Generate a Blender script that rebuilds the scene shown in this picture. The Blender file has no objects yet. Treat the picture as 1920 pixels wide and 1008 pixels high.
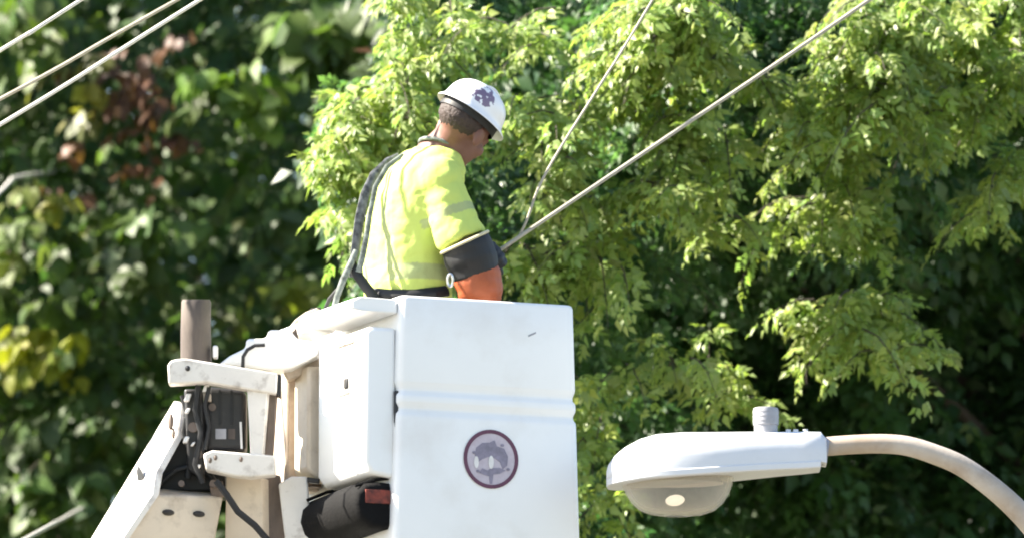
import bpy, math, random
import numpy as np
from mathutils import Vector, Matrix, noise

# ------------------------------------------------------------------ camera, sky, sun, exposure
R_ = math.radians
sc = bpy.context.scene
PITCH = R_(8.5)
FPX = 18000.0                       # focal length in photo pixels (1920 wide)
CAM = Vector((0, 0, 1.6))
FWD = Vector((0, math.cos(PITCH), math.sin(PITCH)))
UPV = Vector((0, -math.sin(PITCH), math.cos(PITCH)))
cd = bpy.data.cameras.new('camera'); cam = bpy.data.objects.new('camera', cd)
sc.collection.objects.link(cam); sc.camera = cam
cam.location = CAM; cam.rotation_euler = (R_(90) + PITCH, 0, 0)
cd.sensor_width = 36; cd.lens = 36 * FPX / 1920; cd.clip_end = 3000; cd.clip_start = 0.5
cd.dof.use_dof = True; cd.dof.focus_distance = 30.4; cd.dof.aperture_fstop = 4.9

SUN_AZ = R_(-1)                    # from straight left, swung away behind the trees
SUN_EL = R_(41)
SDIR = Vector((-math.cos(SUN_AZ) * math.cos(SUN_EL), -math.sin(SUN_AZ) * math.cos(SUN_EL), math.sin(SUN_EL)))
w = bpy.data.worlds.new('World'); sc.world = w; w.use_nodes = True
nt = w.node_tree
sky = nt.nodes.new('ShaderNodeTexSky'); sky.sky_type = 'NISHITA'; sky.sun_disc = False
sky.sun_elevation = SUN_EL
sky.sun_rotation = math.atan2(SDIR.x, SDIR.y)
bgn = nt.nodes['Background']; bgn.inputs[1].default_value = 0.07
nt.links.new(sky.outputs[0], bgn.inputs[0])
sl = bpy.data.lights.new('sun', 'SUN'); sl.energy = 5.0; sl.angle = R_(0.5); sl.color = (1.0, 0.94, 0.84)
so = bpy.data.objects.new('sun', sl); sc.collection.objects.link(so)
so.location = (-30, -10, 40); so.rotation_euler = (-SDIR).to_track_quat('-Z', 'Y').to_euler()
vs = sc.view_settings
vs.view_transform = 'Standard'; vs.look = 'None'; vs.gamma = 1; vs.exposure = 2.42
vs.use_white_balance = True; vs.white_balance_temperature = 6800; vs.white_balance_tint = 10
try: vs.use_curve_mapping = False
except Exception: pass
sc.cycles.filter_width = 1.9
sc.cycles.max_bounces = 8; sc.cycles.transparent_max_bounces = 8

rng = np.random.default_rng(7); random.seed(7)

def P(px, py, d=30.0):
    return CAM + FWD * d + Vector((1, 0, 0)) * ((px - 960) / FPX * d) + UPV * ((504 - py) / FPX * d)

# ------------------------------------------------------------------ materials
def mat(name, col, rough=0.5, metal=0.0, var=0.0, vscale=8.0, col2=None, dirt=0.0, dirtcol=(0.16, 0.11, 0.07),
        dscale=6.0, bump=0.0, bscale=60.0, spec=0.5, trans=0.0, stretch=(1, 1, 1)):
    m = bpy.data.materials.new(name); m.use_nodes = True
    n = m.node_tree.nodes; l = m.node_tree.links; b = n['Principled BSDF']
    b.inputs['Base Color'].default_value = (*col, 1); b.inputs['Roughness'].default_value = rough
    b.inputs['Metallic'].default_value = metal; b.inputs['Specular IOR Level'].default_value = spec
    if trans: b.inputs['Transmission Weight'].default_value = trans
    tc = n.new('ShaderNodeTexCoord'); mp = n.new('ShaderNodeMapping'); mp.inputs['Scale'].default_value = stretch
    l.new(tc.outputs['Object'], mp.inputs[0]); vec = mp.outputs[0]
    cur = None
    def ramp(scale, lo, hi, detail=6):
        t = n.new('ShaderNodeTexNoise'); t.inputs['Scale'].default_value = scale; t.inputs['Detail'].default_value = detail
        t.inputs['Roughness'].default_value = 0.62
        l.new(vec, t.inputs['Vector']); r = n.new('ShaderNodeMapRange'); r.inputs[1].default_value = lo; r.inputs[2].default_value = hi
        l.new(t.outputs['Fac'], r.inputs[0]); return r.outputs[0]
    def mix(fac, a, bcol, amt=1.0):
        x = n.new('ShaderNodeMix'); x.data_type = 'RGBA'
        if amt != 1.0:
            mm = n.new('ShaderNodeMath'); mm.operation = 'MULTIPLY'; mm.inputs[1].default_value = amt; l.new(fac, mm.inputs[0]); fac = mm.outputs[0]
        l.new(fac, x.inputs[0])
        if isinstance(a, tuple): x.inputs[6].default_value = (*a, 1)
        else: l.new(a, x.inputs[6])
        x.inputs[7].default_value = (*bcol, 1)
        return x.outputs[2]
    if var or col2:
        c2 = col2 or tuple(c * (1 - var) for c in col)
        cur = mix(ramp(vscale, 0.35, 0.68), col, c2)
    if dirt:
        cur = mix(ramp(dscale, 0.52, 0.80, 9), cur if cur else col, dirtcol, dirt)
    if cur: l.new(cur, b.inputs['Base Color'])
    if bump:
        t = n.new('ShaderNodeTexNoise'); t.inputs['Scale'].default_value = bscale; t.inputs['Detail'].default_value = 5
        l.new(vec, t.inputs['Vector']); bp = n.new('ShaderNodeBump'); bp.inputs['Strength'].default_value = bump; bp.inputs['Distance'].default_value = 0.004
        l.new(t.outputs['Fac'], bp.inputs['Height']); l.new(bp.outputs[0], b.inputs['Normal'])
    return m

def attr_mat(name, rough=0.8, spec=0.3, trans_amt=0.0, trans_gain=(1.3, 1.25, 0.7), bump=0.0, leaf=False):
    """colour from the mesh attribute 'col' times the object's own colour"""
    m = bpy.data.materials.new(name); m.use_nodes = True
    n = m.node_tree.nodes; l = m.node_tree.links; b = n['Principled BSDF']
    b.inputs['Roughness'].default_value = rough; b.inputs['Specular IOR Level'].default_value = spec
    a = n.new('ShaderNodeAttribute'); a.attribute_name = 'col'
    oi = n.new('ShaderNodeObjectInfo')
    mx = n.new('ShaderNodeMix'); mx.data_type = 'RGBA'; mx.blend_type = 'MULTIPLY'; mx.inputs[0].default_value = 1
    l.new(a.outputs['Color'], mx.inputs[6]); l.new(oi.outputs['Color'], mx.inputs[7])
    l.new(mx.outputs[2], b.inputs['Base Color'])
    if bump:
        tc = n.new('ShaderNodeTexCoord'); t = n.new('ShaderNodeTexNoise'); t.inputs['Scale'].default_value = 90
        l.new(tc.outputs['Object'], t.inputs['Vector']); bp = n.new('ShaderNodeBump'); bp.inputs['Strength'].default_value = bump; bp.inputs['Distance'].default_value = 0.004
        l.new(t.outputs['Fac'], bp.inputs['Height']); l.new(bp.outputs[0], b.inputs['Normal'])
    if trans_amt:
        tr = n.new('ShaderNodeBsdfTranslucent')
        m2 = n.new('ShaderNodeMix'); m2.data_type = 'RGBA'; m2.blend_type = 'MULTIPLY'; m2.inputs[0].default_value = 1
        m2.clamp_result = False
        l.new(mx.outputs[2], m2.inputs[6]); m2.inputs[7].default_value = (*trans_gain, 1)
        l.new(m2.outputs[2], tr.inputs[0])
        ms = n.new('ShaderNodeMixShader'); ms.inputs[0].default_value = trans_amt
        out = n['Material Output']
        l.new(b.outputs[0], ms.inputs[1]); l.new(tr.outputs[0], ms.inputs[2]); l.new(ms.outputs[0], out.inputs[0])
    return m

M = {}
M['fiberglass'] = mat('white_fiberglass', (0.80, 0.80, 0.79), 0.35, dirt=0.32, dirtcol=(0.48, 0.41, 0.33), dscale=3.2, var=0.05, vscale=3, bump=0.06, bscale=25)
M['whitepaint'] = mat('white_paint_worn', (0.74, 0.70, 0.65), 0.45, dirt=0.95, dirtcol=(0.15, 0.105, 0.075), dscale=14, var=0.10, vscale=10, bump=0.15, bscale=60)
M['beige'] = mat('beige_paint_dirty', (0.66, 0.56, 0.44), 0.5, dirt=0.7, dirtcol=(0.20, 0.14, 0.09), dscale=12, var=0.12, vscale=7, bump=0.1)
M['tan'] = mat('tan_shaded_steel', (0.50, 0.42, 0.34), 0.55, dirt=0.7, dirtcol=(0.10, 0.07, 0.05), dscale=12, var=0.2, vscale=7, bump=0.1)  # darker copy of the beige, with shade put into its colour
M['brownsteel'] = mat('brown_weathered_steel', (0.20, 0.15, 0.12), 0.7, var=0.5, vscale=14, bump=0.2, stretch=(1, 1, 0.3))
M['graypost'] = mat('grey_weathered_tube', (0.11, 0.088, 0.073), 0.75, col2=(0.04, 0.031, 0.03), vscale=9, dirt=0.6, dirtcol=(0.06, 0.045, 0.04), dscale=12, bump=0.25, stretch=(1, 1, 0.4))
M['black'] = mat('black_steel', (0.018, 0.018, 0.02), 0.5, var=0.4, vscale=20, dirt=0.4, dirtcol=(0.07, 0.06, 0.05), dscale=15, bump=0.1)
M['rubber'] = mat('black_rubber', (0.008, 0.009, 0.011), 0.6, var=0.3, vscale=20, bump=0.1)
M['bag'] = mat('black_canvas', (0.006, 0.006, 0.0065), 0.85, spec=.15, var=0.4, vscale=18, bump=0.5, bscale=120)  # canvas black deepened to carry the shade below the side box
M['red'] = mat('red_print', (0.24, 0.045, 0.028), 0.8, col2=(0.02, 0.010, 0.010), vscale=34, bump=0.2)
M['label'] = mat('pale_label', (0.7, 0.68, 0.66), 0.5, dirt=0.3, dscale=20)
M['steel'] = mat('bright_steel', (0.6, 0.6, 0.6), 0.3, metal=0.9, var=0.2)
M['orange'] = mat('orange_rubber', (0.38, 0.088, 0.030), 0.55, var=0.35, vscale=10, bump=0.15, bscale=30)
M['cream'] = mat('cream_webbing', (0.62, 0.56, 0.36), 0.8, var=0.2, vscale=30)
M['rope'] = mat('cream_rope', (0.40, 0.365, 0.29), 0.75, var=0.25, vscale=40, bump=0.3, bscale=140)
M['wire'] = mat('pale_wire', (0.62, 0.60, 0.55), 0.55, var=0.2, vscale=30)
M['skin'] = mat('skin', (0.175, 0.078, 0.054), 0.55, var=0.2, vscale=14, bump=0.15, bscale=80)
M['hair'] = mat('dark_hair', (0.040, 0.025, 0.021), 0.7, var=0.4, vscale=50, bump=0.6, bscale=160)
M['trouser'] = mat('navy_cotton', (0.03, 0.035, 0.05), 0.9, var=0.2, vscale=12, bump=0.3)
M['strap'] = mat('sun_mottled_webbing', (0.028, 0.030, 0.034), 0.8, col2=(0.20, 0.21, 0.22), vscale=38, bump=0.4, bscale=90)  # pale mottling paints sun patches onto the dark webbing
M['lanyard'] = mat('grey_green_lanyard', (0.20, 0.23, 0.21), 0.8, col2=(0.045, 0.055, 0.05), vscale=34, bump=0.4)
M['ground'] = mat('asphalt', (0.15, 0.142, 0.128), 0.9, var=0.25, vscale=2.5, bump=0.5, bscale=40)
M['verge'] = mat('verge_grass_soil', (0.07, 0.09, 0.03), 0.95, col2=(0.10, 0.08, 0.05), vscale=1.6, bump=0.6, bscale=20)
M['kerb'] = mat('concrete', (0.34, 0.33, 0.30), 0.85, var=0.25, vscale=5, bump=0.3)
M['bark'] = mat('bark', (0.055, 0.043, 0.032), 0.9, col2=(0.03, 0.024, 0.019), vscale=10, bump=0.8, bscale=25, stretch=(1, 1, 0.25))
M['lampshell'] = mat('lamp_grey_white_paint', (0.60, 0.61, 0.63), 0.38, dirt=0.25, dirtcol=(0.35, 0.33, 0.33), dscale=5, var=0.05, vscale=4, bump=0.05)
M['lamparm'] = mat('galvanised_arm', (0.47, 0.43, 0.38), 0.55, col2=(0.32, 0.24, 0.17), vscale=3.2, dirt=0.6, dirtcol=(0.15, 0.085, 0.05), dscale=7, bump=0.15)
M['photocell'] = mat('photocell_grey', (0.33, 0.33, 0.36), 0.5, var=0.25, vscale=25)
M['reflector'] = mat('reflector', (0.75, 0.71, 0.64), 0.4, metal=0.2, var=0.2, vscale=10)
M['glint_bulb'] = mat('glint_bulb_glass', (0.9, 0.88, 0.82), 0.15)
M['glint_bulb'].node_tree.nodes['Principled BSDF'].inputs['Emission Color'].default_value = (1, .93, .82, 1)
M['glint_bulb'].node_tree.nodes['Principled BSDF'].inputs['Emission Strength'].default_value = 0.22  # faint glow stands in for the sun's glint in the lens
M['lilac'] = mat('emblem_lilac', (0.42, 0.36, 0.41), 0.5, col2=(0.50, 0.45, 0.50), vscale=30)
M['purple'] = mat('emblem_purple', (0.11, 0.030, 0.065), 0.5, var=0.2, vscale=30)
M['slate'] = mat('emblem_slate', (0.16, 0.145, 0.19), 0.5, col2=(0.25, 0.22, 0.29), vscale=45)
M['shirt'] = attr_mat('hi_vis_shirt', 0.85, 0.2, 0.12, (1.0, 1.0, 1.0), bump=0.3)
M['leaf'] = attr_mat('leaf', 0.46, 0.55, 0.5, (1.3, 1.45, .85))
M['bigleaf'] = attr_mat('broad_leaf', 0.5, 0.4, 0.45, (1.4, 1.5, .7))
# glass bowl of the street lamp
gm = bpy.data.materials.new('prismatic_glass'); gm.use_nodes = True
gn = gm.node_tree.nodes; gl_ = gm.node_tree.links; gb = gn['Principled BSDF']
gb.inputs['Base Color'].default_value = (0.86, 0.84, 0.79, 1); gb.inputs['Roughness'].default_value = 0.12
gtr = gn.new('ShaderNodeBsdfTransparent'); gtr.inputs[0].default_value = (0.86, 0.83, 0.78, 1)
glw = gn.new('ShaderNodeLayerWeight'); glw.inputs[0].default_value = 0.35
gmr = gn.new('ShaderNodeMapRange'); gmr.inputs[3].default_value = 0.88; gmr.inputs[4].default_value = 0.5
gms = gn.new('ShaderNodeMixShader'); gl_.new(glw.outputs['Facing'], gmr.inputs[0]); gl_.new(gmr.outputs[0], gms.inputs[0])
gl_.new(gb.outputs[0], gms.inputs[1]); gl_.new(gtr.outputs[0], gms.inputs[2]); gl_.new(gms.outputs[0], gn['Material Output'].inputs[0])
M['glass'] = gm
# helmet: white with a dark irregular sticker print
hm = mat('white_helmet', (0.80, 0.79, 0.80), 0.32, var=0.06, vscale=6)
_n = hm.node_tree.nodes; _l = hm.node_tree.links
at_ = _n.new('ShaderNodeAttribute'); at_.attribute_name = 'sticker'
tcx = _n.new('ShaderNodeTexCoord'); tn = _n.new('ShaderNodeTexNoise'); tn.inputs['Scale'].default_value = 62; tn.inputs['Detail'].default_value = 3
_l.new(tcx.outputs['Object'], tn.inputs['Vector'])
mul = _n.new('ShaderNodeMath'); mul.operation = 'MULTIPLY'; _l.new(at_.outputs['Fac'], mul.inputs[0]); _l.new(tn.outputs['Fac'], mul.inputs[1])
mr = _n.new('ShaderNodeMapRange'); mr.inputs[1].default_value = 0.47; mr.inputs[2].default_value = 0.54; _l.new(mul.outputs[0], mr.inputs[0])
mxh = _n.new('ShaderNodeMix'); mxh.data_type = 'RGBA'; _l.new(mr.outputs[0], mxh.inputs[0])
_l.new(_n['Principled BSDF'].inputs['Base Color'].links[0].from_socket, mxh.inputs[6]); mxh.inputs[7].default_value = (0.17, 0.12, 0.19, 1)
_l.new(mxh.outputs[2], _n['Principled BSDF'].inputs['Base Color'])
M['helmet'] = hm

# ------------------------------------------------------------------ mesh helpers
COL = sc.collection
def tag(o, label=None, cat=None, group=None, kind=None):
    if label: o['label'] = label
    if cat: o['category'] = cat
    if group: o['group'] = group
    if kind: o['kind'] = kind
    return o
def empty(name, loc, label, cat, group=None):
    o = bpy.data.objects.new(name, None); COL.objects.link(o); o.location = loc
    o.empty_display_size = 0.2
    return tag(o, label, cat, group)
def world_loc(o):
    v = Vector((0, 0, 0))
    while o is not None:
        v += o.location; o = o.parent
    return v

class MB:
    def __init__(s): s.v = []; s.f = []
    def add(s, vs_, fs):
        k = len(s.v); s.v += [Vector(a) for a in vs_]; s.f += [tuple(i + k for i in f) for f in fs]; return s
    def prism(s, front, vec):
        n = len(front); f = [Vector(a) for a in front]; b = [a + Vector(vec) for a in f]
        return s.add(f + b, [tuple(range(n)), tuple(range(2 * n - 1, n - 1, -1))] + [(i, i + n, (i + 1) % n + n, (i + 1) % n) for i in range(n)])
    def loft(s, rings, cap=True, close=True):
        n = len(rings[0]); vs_ = [p for r in rings for p in r]; fs = []
        for i in range(len(rings) - 1):
            for j in range(n if close else n - 1):
                a = i * n + j; b = i * n + (j + 1) % n
                fs.append((a, b, b + n, a + n))
        if cap: fs += [tuple(range(n - 1, -1, -1)), tuple((len(rings) - 1) * n + j for j in range(n))]
        return s.add(vs_, fs)
    def tube(s, pts, rad, seg=10, flat=None):
        pts = [Vector(p) for p in pts]
        if not hasattr(rad, '__len__'): rad = [rad] * len(pts)
        rings = []; ref = None
        for i, p in enumerate(pts):
            t = (pts[min(i + 1, len(pts) - 1)] - pts[max(i - 1, 0)]).normalized()
            if ref is None:
                ref = Vector((0, -1, 0)) if abs(t.y) < 0.9 else Vector((0, 0, 1))
            a = (ref - t * ref.dot(t)).normalized(); ref = a; b = t.cross(a)
            k = flat or 1.0
            rings.append([p + a * (math.cos(2 * math.pi * j / seg) * rad[i] * k) + b * (math.sin(2 * math.pi * j / seg) * rad[i]) for j in range(seg)])
        return s.loft(rings)
    def ellipsoid(s, c, ax, seg=16, rows=10):
        c = Vector(c); X, Y, Z = [Vector(a) for a in ax]
        rings = []
        for i in range(1, rows):
            th = math.pi * i / rows
            rings.append([c + Z * -math.cos(th) + (X * math.cos(2 * math.pi * j / seg) + Y * math.sin(2 * math.pi * j / seg)) * math.sin(th) for j in range(seg)])
        k = len(s.v); s.loft(rings, cap=False)
        nb = len(s.v); s.v += [c - Z, c + Z]
        for j in range(seg):
            s.f.append((nb, k + (j + 1) % seg, k + j))
            s.f.append((nb + 1, k + (rows - 2) * seg + j, k + (rows - 2) * seg + (j + 1) % seg))
        return s
    def box(s, c, ax):
        c = Vector(c); X, Y, Z = [Vector(a) for a in ax]
        q = [c + X * i + Y * j + Z * k for k in (-1, 1) for i, j in ((-1, -1), (1, -1), (1, 1), (-1, 1))]
        return s.add(q, [(3, 2, 1, 0), (4, 5, 6, 7), (0, 1, 5, 4), (1, 2, 6, 5), (2, 3, 7, 6), (3, 0, 4, 7)])
    def mesh(s, name, off=Vector((0, 0, 0))):
        m = bpy.data.meshes.new(name); m.from_pydata([tuple(v - off) for v in s.v], [], s.f); m.update(); return m
    def build(s, name, material, parent=None, smooth=True, bevel=0.0, seg=2, angle=35):
        off = world_loc(parent) if parent is not None else Vector((0, 0, 0))
        m = s.mesh(name, off)
        o = bpy.data.objects.new(name, m); COL.objects.link(o); o.parent = parent
        m.materials.append(M[material] if isinstance(material, str) else material)
        fix_normals(m)
        if smooth:
            m.polygons.foreach_set('use_smooth', [True] * len(m.polygons)); m.set_sharp_from_angle(angle=R_(angle))
        if bevel:
            b = o.modifiers.new('bevel', 'BEVEL'); b.width = bevel; b.segments = seg; b.limit_method = 'ANGLE'; b.angle_limit = R_(40)
            b.harden_normals = False
        return o

def fix_normals(m):
    import bmesh
    bm = bmesh.new(); bm.from_mesh(m); bmesh.ops.recalc_face_normals(bm, faces=bm.faces); bm.to_mesh(m); bm.free()

def remesh(mb, voxel, smooth=3, off=Vector((0, 0, 0))):
    m = mb.mesh('tmp', off); fix_normals(m)
    o = bpy.data.objects.new('tmp', m); COL.objects.link(o)
    r = o.modifiers.new('r', 'REMESH'); r.mode = 'VOXEL'; r.voxel_size = voxel; r.use_smooth_shade = True
    if smooth:
        s = o.modifiers.new('s', 'SMOOTH'); s.iterations = smooth; s.factor = 0.5
    dg = bpy.context.evaluated_depsgraph_get(); dg.update()
    me = bpy.data.meshes.new_from_object(o.evaluated_get(dg))
    bpy.data.objects.remove(o); bpy.data.meshes.remove(m)
    me.polygons.foreach_set('use_smooth', [True] * len(me.polygons))
    return me
def link_mesh(name, me, material, parent):
    o = bpy.data.objects.new(name, me); COL.objects.link(o); o.parent = parent; me.name = name
    me.materials.clear(); me.materials.append(M[material]); return o
def set_col(me, cols, name='col'):
    a = me.attributes.new(name, 'FLOAT_COLOR', 'POINT')
    c = np.ones((len(me.vertices), 4), dtype=np.float32); c[:, :3] = cols
    a.data.foreach_set('color', c.ravel())

# ------------------------------------------------------------------ the setting
def sheet(name, x0, x1, y0, y1, z, m, h=0.0):
    b = MB()
    if h: b.box(((x0 + x1) / 2, (y0 + y1) / 2, z - h / 2), ((abs(x1 - x0) / 2, 0, 0), (0, abs(y1 - y0) / 2, 0), (0, 0, h / 2)))
    else: b.add([(x0, y0, z), (x1, y0, z), (x1, y1, z), (x0, y1, z)], [(0, 1, 2, 3)])
    return tag(b.build(name, m, None, smooth=False), kind='structure')
sheet('ground', -800, 800, -600, 1000, 0.0, 'verge')
sheet('road', -800, 800, 11.0, 32.5, 0.004, 'ground')
sheet('kerb', -800, 800, 32.5, 32.7, 0.13, 'kerb', 0.13)

# ------------------------------------------------------------------ foliage
BR = np.array([   # how far the foliage stands out, over a 16 x 8 grid of the view (higher = nearer; raised behind the bucket to shade the lower right)
 [4,4,3,2,2,4,4,4,2,3,8,6,4,7,6,6],
 [4,3,3,4,2,6,6,4,3,6,6,5,5,8,6,6],
 [4,3,3,3,1,8,7,7,6,5,5,3,4,6,5,3],
 [5,3,3,1,1,5,8,7,6,6,4,4,2,4,2,4],
 [4,4,3,2,2,4,8,8,7,5,3,2,3,3,1,1],
 [6,4,3,2,2,4,8,8,7,4,2,2,2,6,0,0],
 [4,4,3,2,3,3,7,8,7,4,3,2,2,2,1,1],
 [4,4,3,3,3,3,7,8,7,4,3,2,2,2,1,1]], float)
def bright(px, py):
    gx = np.clip(px / 120 - 0.5, 0, 15); gy = np.clip(py / 126 - 0.5, 0, 7)
    i = np.minimum(gx.astype(int), 14); j = np.minimum(gy.astype(int), 6); fx = gx - i; fy = gy - j
    return (BR[j, i] * (1 - fx) + BR[j, i + 1] * fx) * (1 - fy) + (BR[j + 1, i] * (1 - fx) + BR[j + 1, i + 1] * fx) * fy
CAMn = np.array(CAM); FW = np.array(FWD); UP = np.array(UPV)
def Pn(px, py, d):
    return CAMn + FW * d[:, None] + np.array([1, 0, 0]) * ((px - 960) / FPX * d)[:, None] + UP * ((504 - py) / FPX * d)[:, None]
def project(p):
    q = p - CAMn; d = q @ FW
    return 960 + q[:, 0] / d * FPX, 504 - (q @ UP) / d * FPX, d
def unit(a): return a / np.maximum(np.linalg.norm(a, axis=-1, keepdims=True), 1e-9)

def leaflet(L, W, fold, droop):
    """pointed leaflet along +y, upper side +z: 5 verts, 4 tris"""
    v = [(0, 0, 0), (-W * .5, .38 * L, -.14 * droop + fold), (0, .40 * L, -.16 * droop), (W * .5, .38 * L, -.14 * droop + fold), (0, L, -droop)]
    return np.array(v), [(0, 2, 1), (0, 3, 2), (1, 2, 4), (2, 3, 4)]
def compound(seed):
    r = np.random.default_rng(seed); V = []; F = []
    n = 3; Lr = 0.16
    spots = [(t, s) for t in np.linspace(0.35, 0.82, n)[:2 + seed % 2] for s in (-1, 1)] + [(1.0, 0)]
    for t, s in spots:
        L = r.uniform(.075, .112); W = L * r.uniform(.48, .66)
        v, f = leaflet(L, W, r.uniform(.004, .012), r.uniform(.01, .04))
        a = s * R_(r.uniform(45, 70)); ca, sa = math.cos(a), math.sin(a)
        tilt = r.uniform(-.5, .1); roll = r.uniform(-.5, .5)
        v = v @ np.array([[math.cos(roll), 0, -math.sin(roll)], [0, 1, 0], [math.sin(roll), 0, math.cos(roll)]])
        v[:, 2] += v[:, 1] * tilt
        x = v[:, 0] * ca + v[:, 1] * sa; y = -v[:, 0] * sa + v[:, 1] * ca
        v = np.stack([x, y + t * Lr, v[:, 2] - .05 * t * t], 1)
        k = sum(len(q) for q in V); V.append(v); F += [tuple(i + k for i in q) for q in f]
    return np.concatenate(V), np.array(F)
def broad(seed):
    """heart-shaped broad leaf, unit length"""
    r = np.random.default_rng(seed + 50)
    prof = [(0.0, .02), (-.06, .20), (.10, .40), (.35, .46), (.62, .34), (.84, .15)]
    dr = r.uniform(.12, .42); cup = r.uniform(.02, .16)
    V = [(0, 0, 0)]; F = []
    z = lambda x, y: -dr * y * y + cup * abs(x) + .03 * math.sin(9 * y + seed) * abs(x) * 2
    mids = [(0, .10), (0, .35), (0, .62), (0, .84)]
    V = [(x, y, z(x, y)) for x, y in mids]                      # 0..3 midrib
    Lf = [(-p[1], p[0]) for p in prof[1:]]; Rt = [(p[1], p[0]) for p in prof[1:]]
    V += [(x, y, z(x, y)) for x, y in Lf]                      # 4..8
    V += [(x, y, z(x, y)) for x, y in Rt]                      # 9..13
    V += [(0, 1.0, z(0, 1.0)), (0, 0, 0)]                      # 14 tip, 15 base
    for o, fl in ((4, False), (9, True)):
        q = [(15, 0, o), (0, o + 1, o), (0, 1, o + 1), (1, o + 2, o + 1), (1, 2, o + 2), (2, o + 3, o + 2), (2, 3, o + 3), (3, o + 4, o + 3), (3, 14, o + 4)]
        F += [t[::-1] if fl else t for t in q]
    return np.array(V), np.array(F)
COMP = [compound(i) for i in range(8)]
def simple(seed):
    """three plain leaflets of four triangles, for leaves deep in the crown"""
    r = np.random.default_rng(seed + 90); V = []; F = []
    for a, y0 in ((-55, .07), (55, .09), (0, .15)):
        L_ = r.uniform(.10, .13); W = L_ * .6; a = R_(a + r.uniform(-12, 12)); dr = r.uniform(.01, .05)
        v = np.array([(0, 0, 0), (-W / 2, .42 * L_, .004), (0, .42 * L_, -.004), (W / 2, .42 * L_, .004), (0, L_, -dr)])
        x = v[:, 0] * math.cos(a) + v[:, 1] * math.sin(a); y = -v[:, 0] * math.sin(a) + v[:, 1] * math.cos(a) + y0
        k = len(V) * 5; V.append(np.stack([x, y, v[:, 2]], 1)); F += [(k, k + 2, k + 1), (k, k + 3, k + 2), (k + 1, k + 2, k + 4), (k + 2, k + 3, k + 4)]
    return np.concatenate(V), np.array(F)
LOW = [simple(i) for i in range(4)]
BROAD = [broad(i) for i in range(6)]
SINGLE = [(lambda v, f: (v / .1, np.array(f)))(*leaflet(.1, .052, .008, .02 + .01 * i)) for i in range(4)]

class Leaves:
    def __init__(s): s.p = []; s.y = []; s.z = []; s.s = []; s.c = []; s.o = []; s.low = False
    def add(s, p, y, z, sc_, c):
        s.p.append(p); s.y.append(y); s.z.append(z); s.s.append(sc_); s.c.append(c); s.o.append(np.full(len(p), s.low))
    def cat(s, limit=None):
        p, y, z, k, c, lo = [np.concatenate(a) for a in (s.p, s.y, s.z, s.s, s.c, s.o)]
        if limit is not None:
            q = limit(*project(p)); p, y, z, k, c, lo = p[q], y[q], z[q], k[q], c[q], lo[q]
        y = unit(y); x = unit(np.cross(y, z)); z = np.cross(x, y)
        return p, np.stack([x, y, z], 2), k, c, lo
def leaf_mesh(name, p, Rm, k, c, var, temps):
    Vs = []; Fs = []; Cs = []; base = 0
    for i, (tv, tf) in enumerate(temps):
        q = np.nonzero(var == i)[0]
        if not len(q): continue
        v = np.einsum('nij,vj->nvi', Rm[q], tv) * k[q][:, None, None] + p[q][:, None, :]
        nv = len(tv)
        f = tf[None] + (np.arange(len(q)) * nv)[:, None, None] + base
        Vs.append(v.reshape(-1, 3)); Fs.append(f.reshape(-1, 3)); Cs.append(np.repeat(c[q], nv, 0)); base += len(q) * nv
    V = np.concatenate(Vs).astype(np.float32); F = np.concatenate(Fs).astype(np.int32); C_ = np.concatenate(Cs)
    me = bpy.data.meshes.new(name); me.vertices.add(len(V)); me.vertices.foreach_set('co', V.ravel())
    me.loops.add(F.size); me.loops.foreach_set('vertex_index', F.ravel())
    me.polygons.add(len(F)); me.polygons.foreach_set('loop_start', np.arange(0, F.size, 3, dtype=np.int32))
    me.update(calc_edges=True); me.validate()
    me.polygons.foreach_set('use_smooth', [True] * len(F))
    set_col(me, C_); return me
def crown(tree, leaves, temps, material, singles=0, limit=None):
    p, Rm, k, c, lo = leaves.cat(limit); n = len(p); var = rng.integers(0, len(temps), n)
    if lo.any(): var[lo] = len(temps) + rng.integers(0, len(LOW), lo.sum()); temps = temps + LOW
    loc = np.array(world_loc(tree)); keep = np.ones(n, bool)
    if singles:
        px, py, d = project(p)
        inn = np.nonzero(~lo & (px > -10) & (px < 1930) & (py > -10) & (py < 1018))[0]
        near = {}
        for i in inn:                                    # nearest leaf per 24-pixel cell of the view
            g = (int(px[i] // 24), int(py[i] // 24))
            if g not in near or d[i] < d[near[g]]: near[g] = i
        cand = np.array(list(near.values())); cand = cand[np.argsort(-(k[cand] / d[cand]) * rng.uniform(.7, 1, len(cand)))][:singles]
        keep[cand] = False
        protos = []
        for i, (tv, tf) in enumerate(temps):
            me = bpy.data.meshes.new('leaf'); me.from_pydata(tv.tolist(), [], tf.tolist()); me.update()
            me.polygons.foreach_set('use_smooth', [True] * len(me.polygons)); set_col(me, np.ones((len(tv), 3))); me.materials.append(M[material]); protos.append(me)
        for i in cand:
            o = bpy.data.objects.new('leaf', protos[var[i]]); COL.objects.link(o); o.parent = tree
            mt = Matrix.Identity(4)
            for a in range(3):
                for b in range(3): mt[a][b] = float(Rm[i, a, b] * k[i])
                mt[a][3] = float(p[i, a] - loc[a])
            o.matrix_local = mt; o.color = (*[float(x) for x in c[i]], 1)
    me = leaf_mesh('crown', p[keep] - loc, Rm[keep], k[keep], c[keep], var[keep], temps)
    o = bpy.data.objects.new('crown', me); COL.objects.link(o); o.parent = tree; me.materials.append(M[material]); o['kind'] = 'stuff'
    return o
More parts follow.
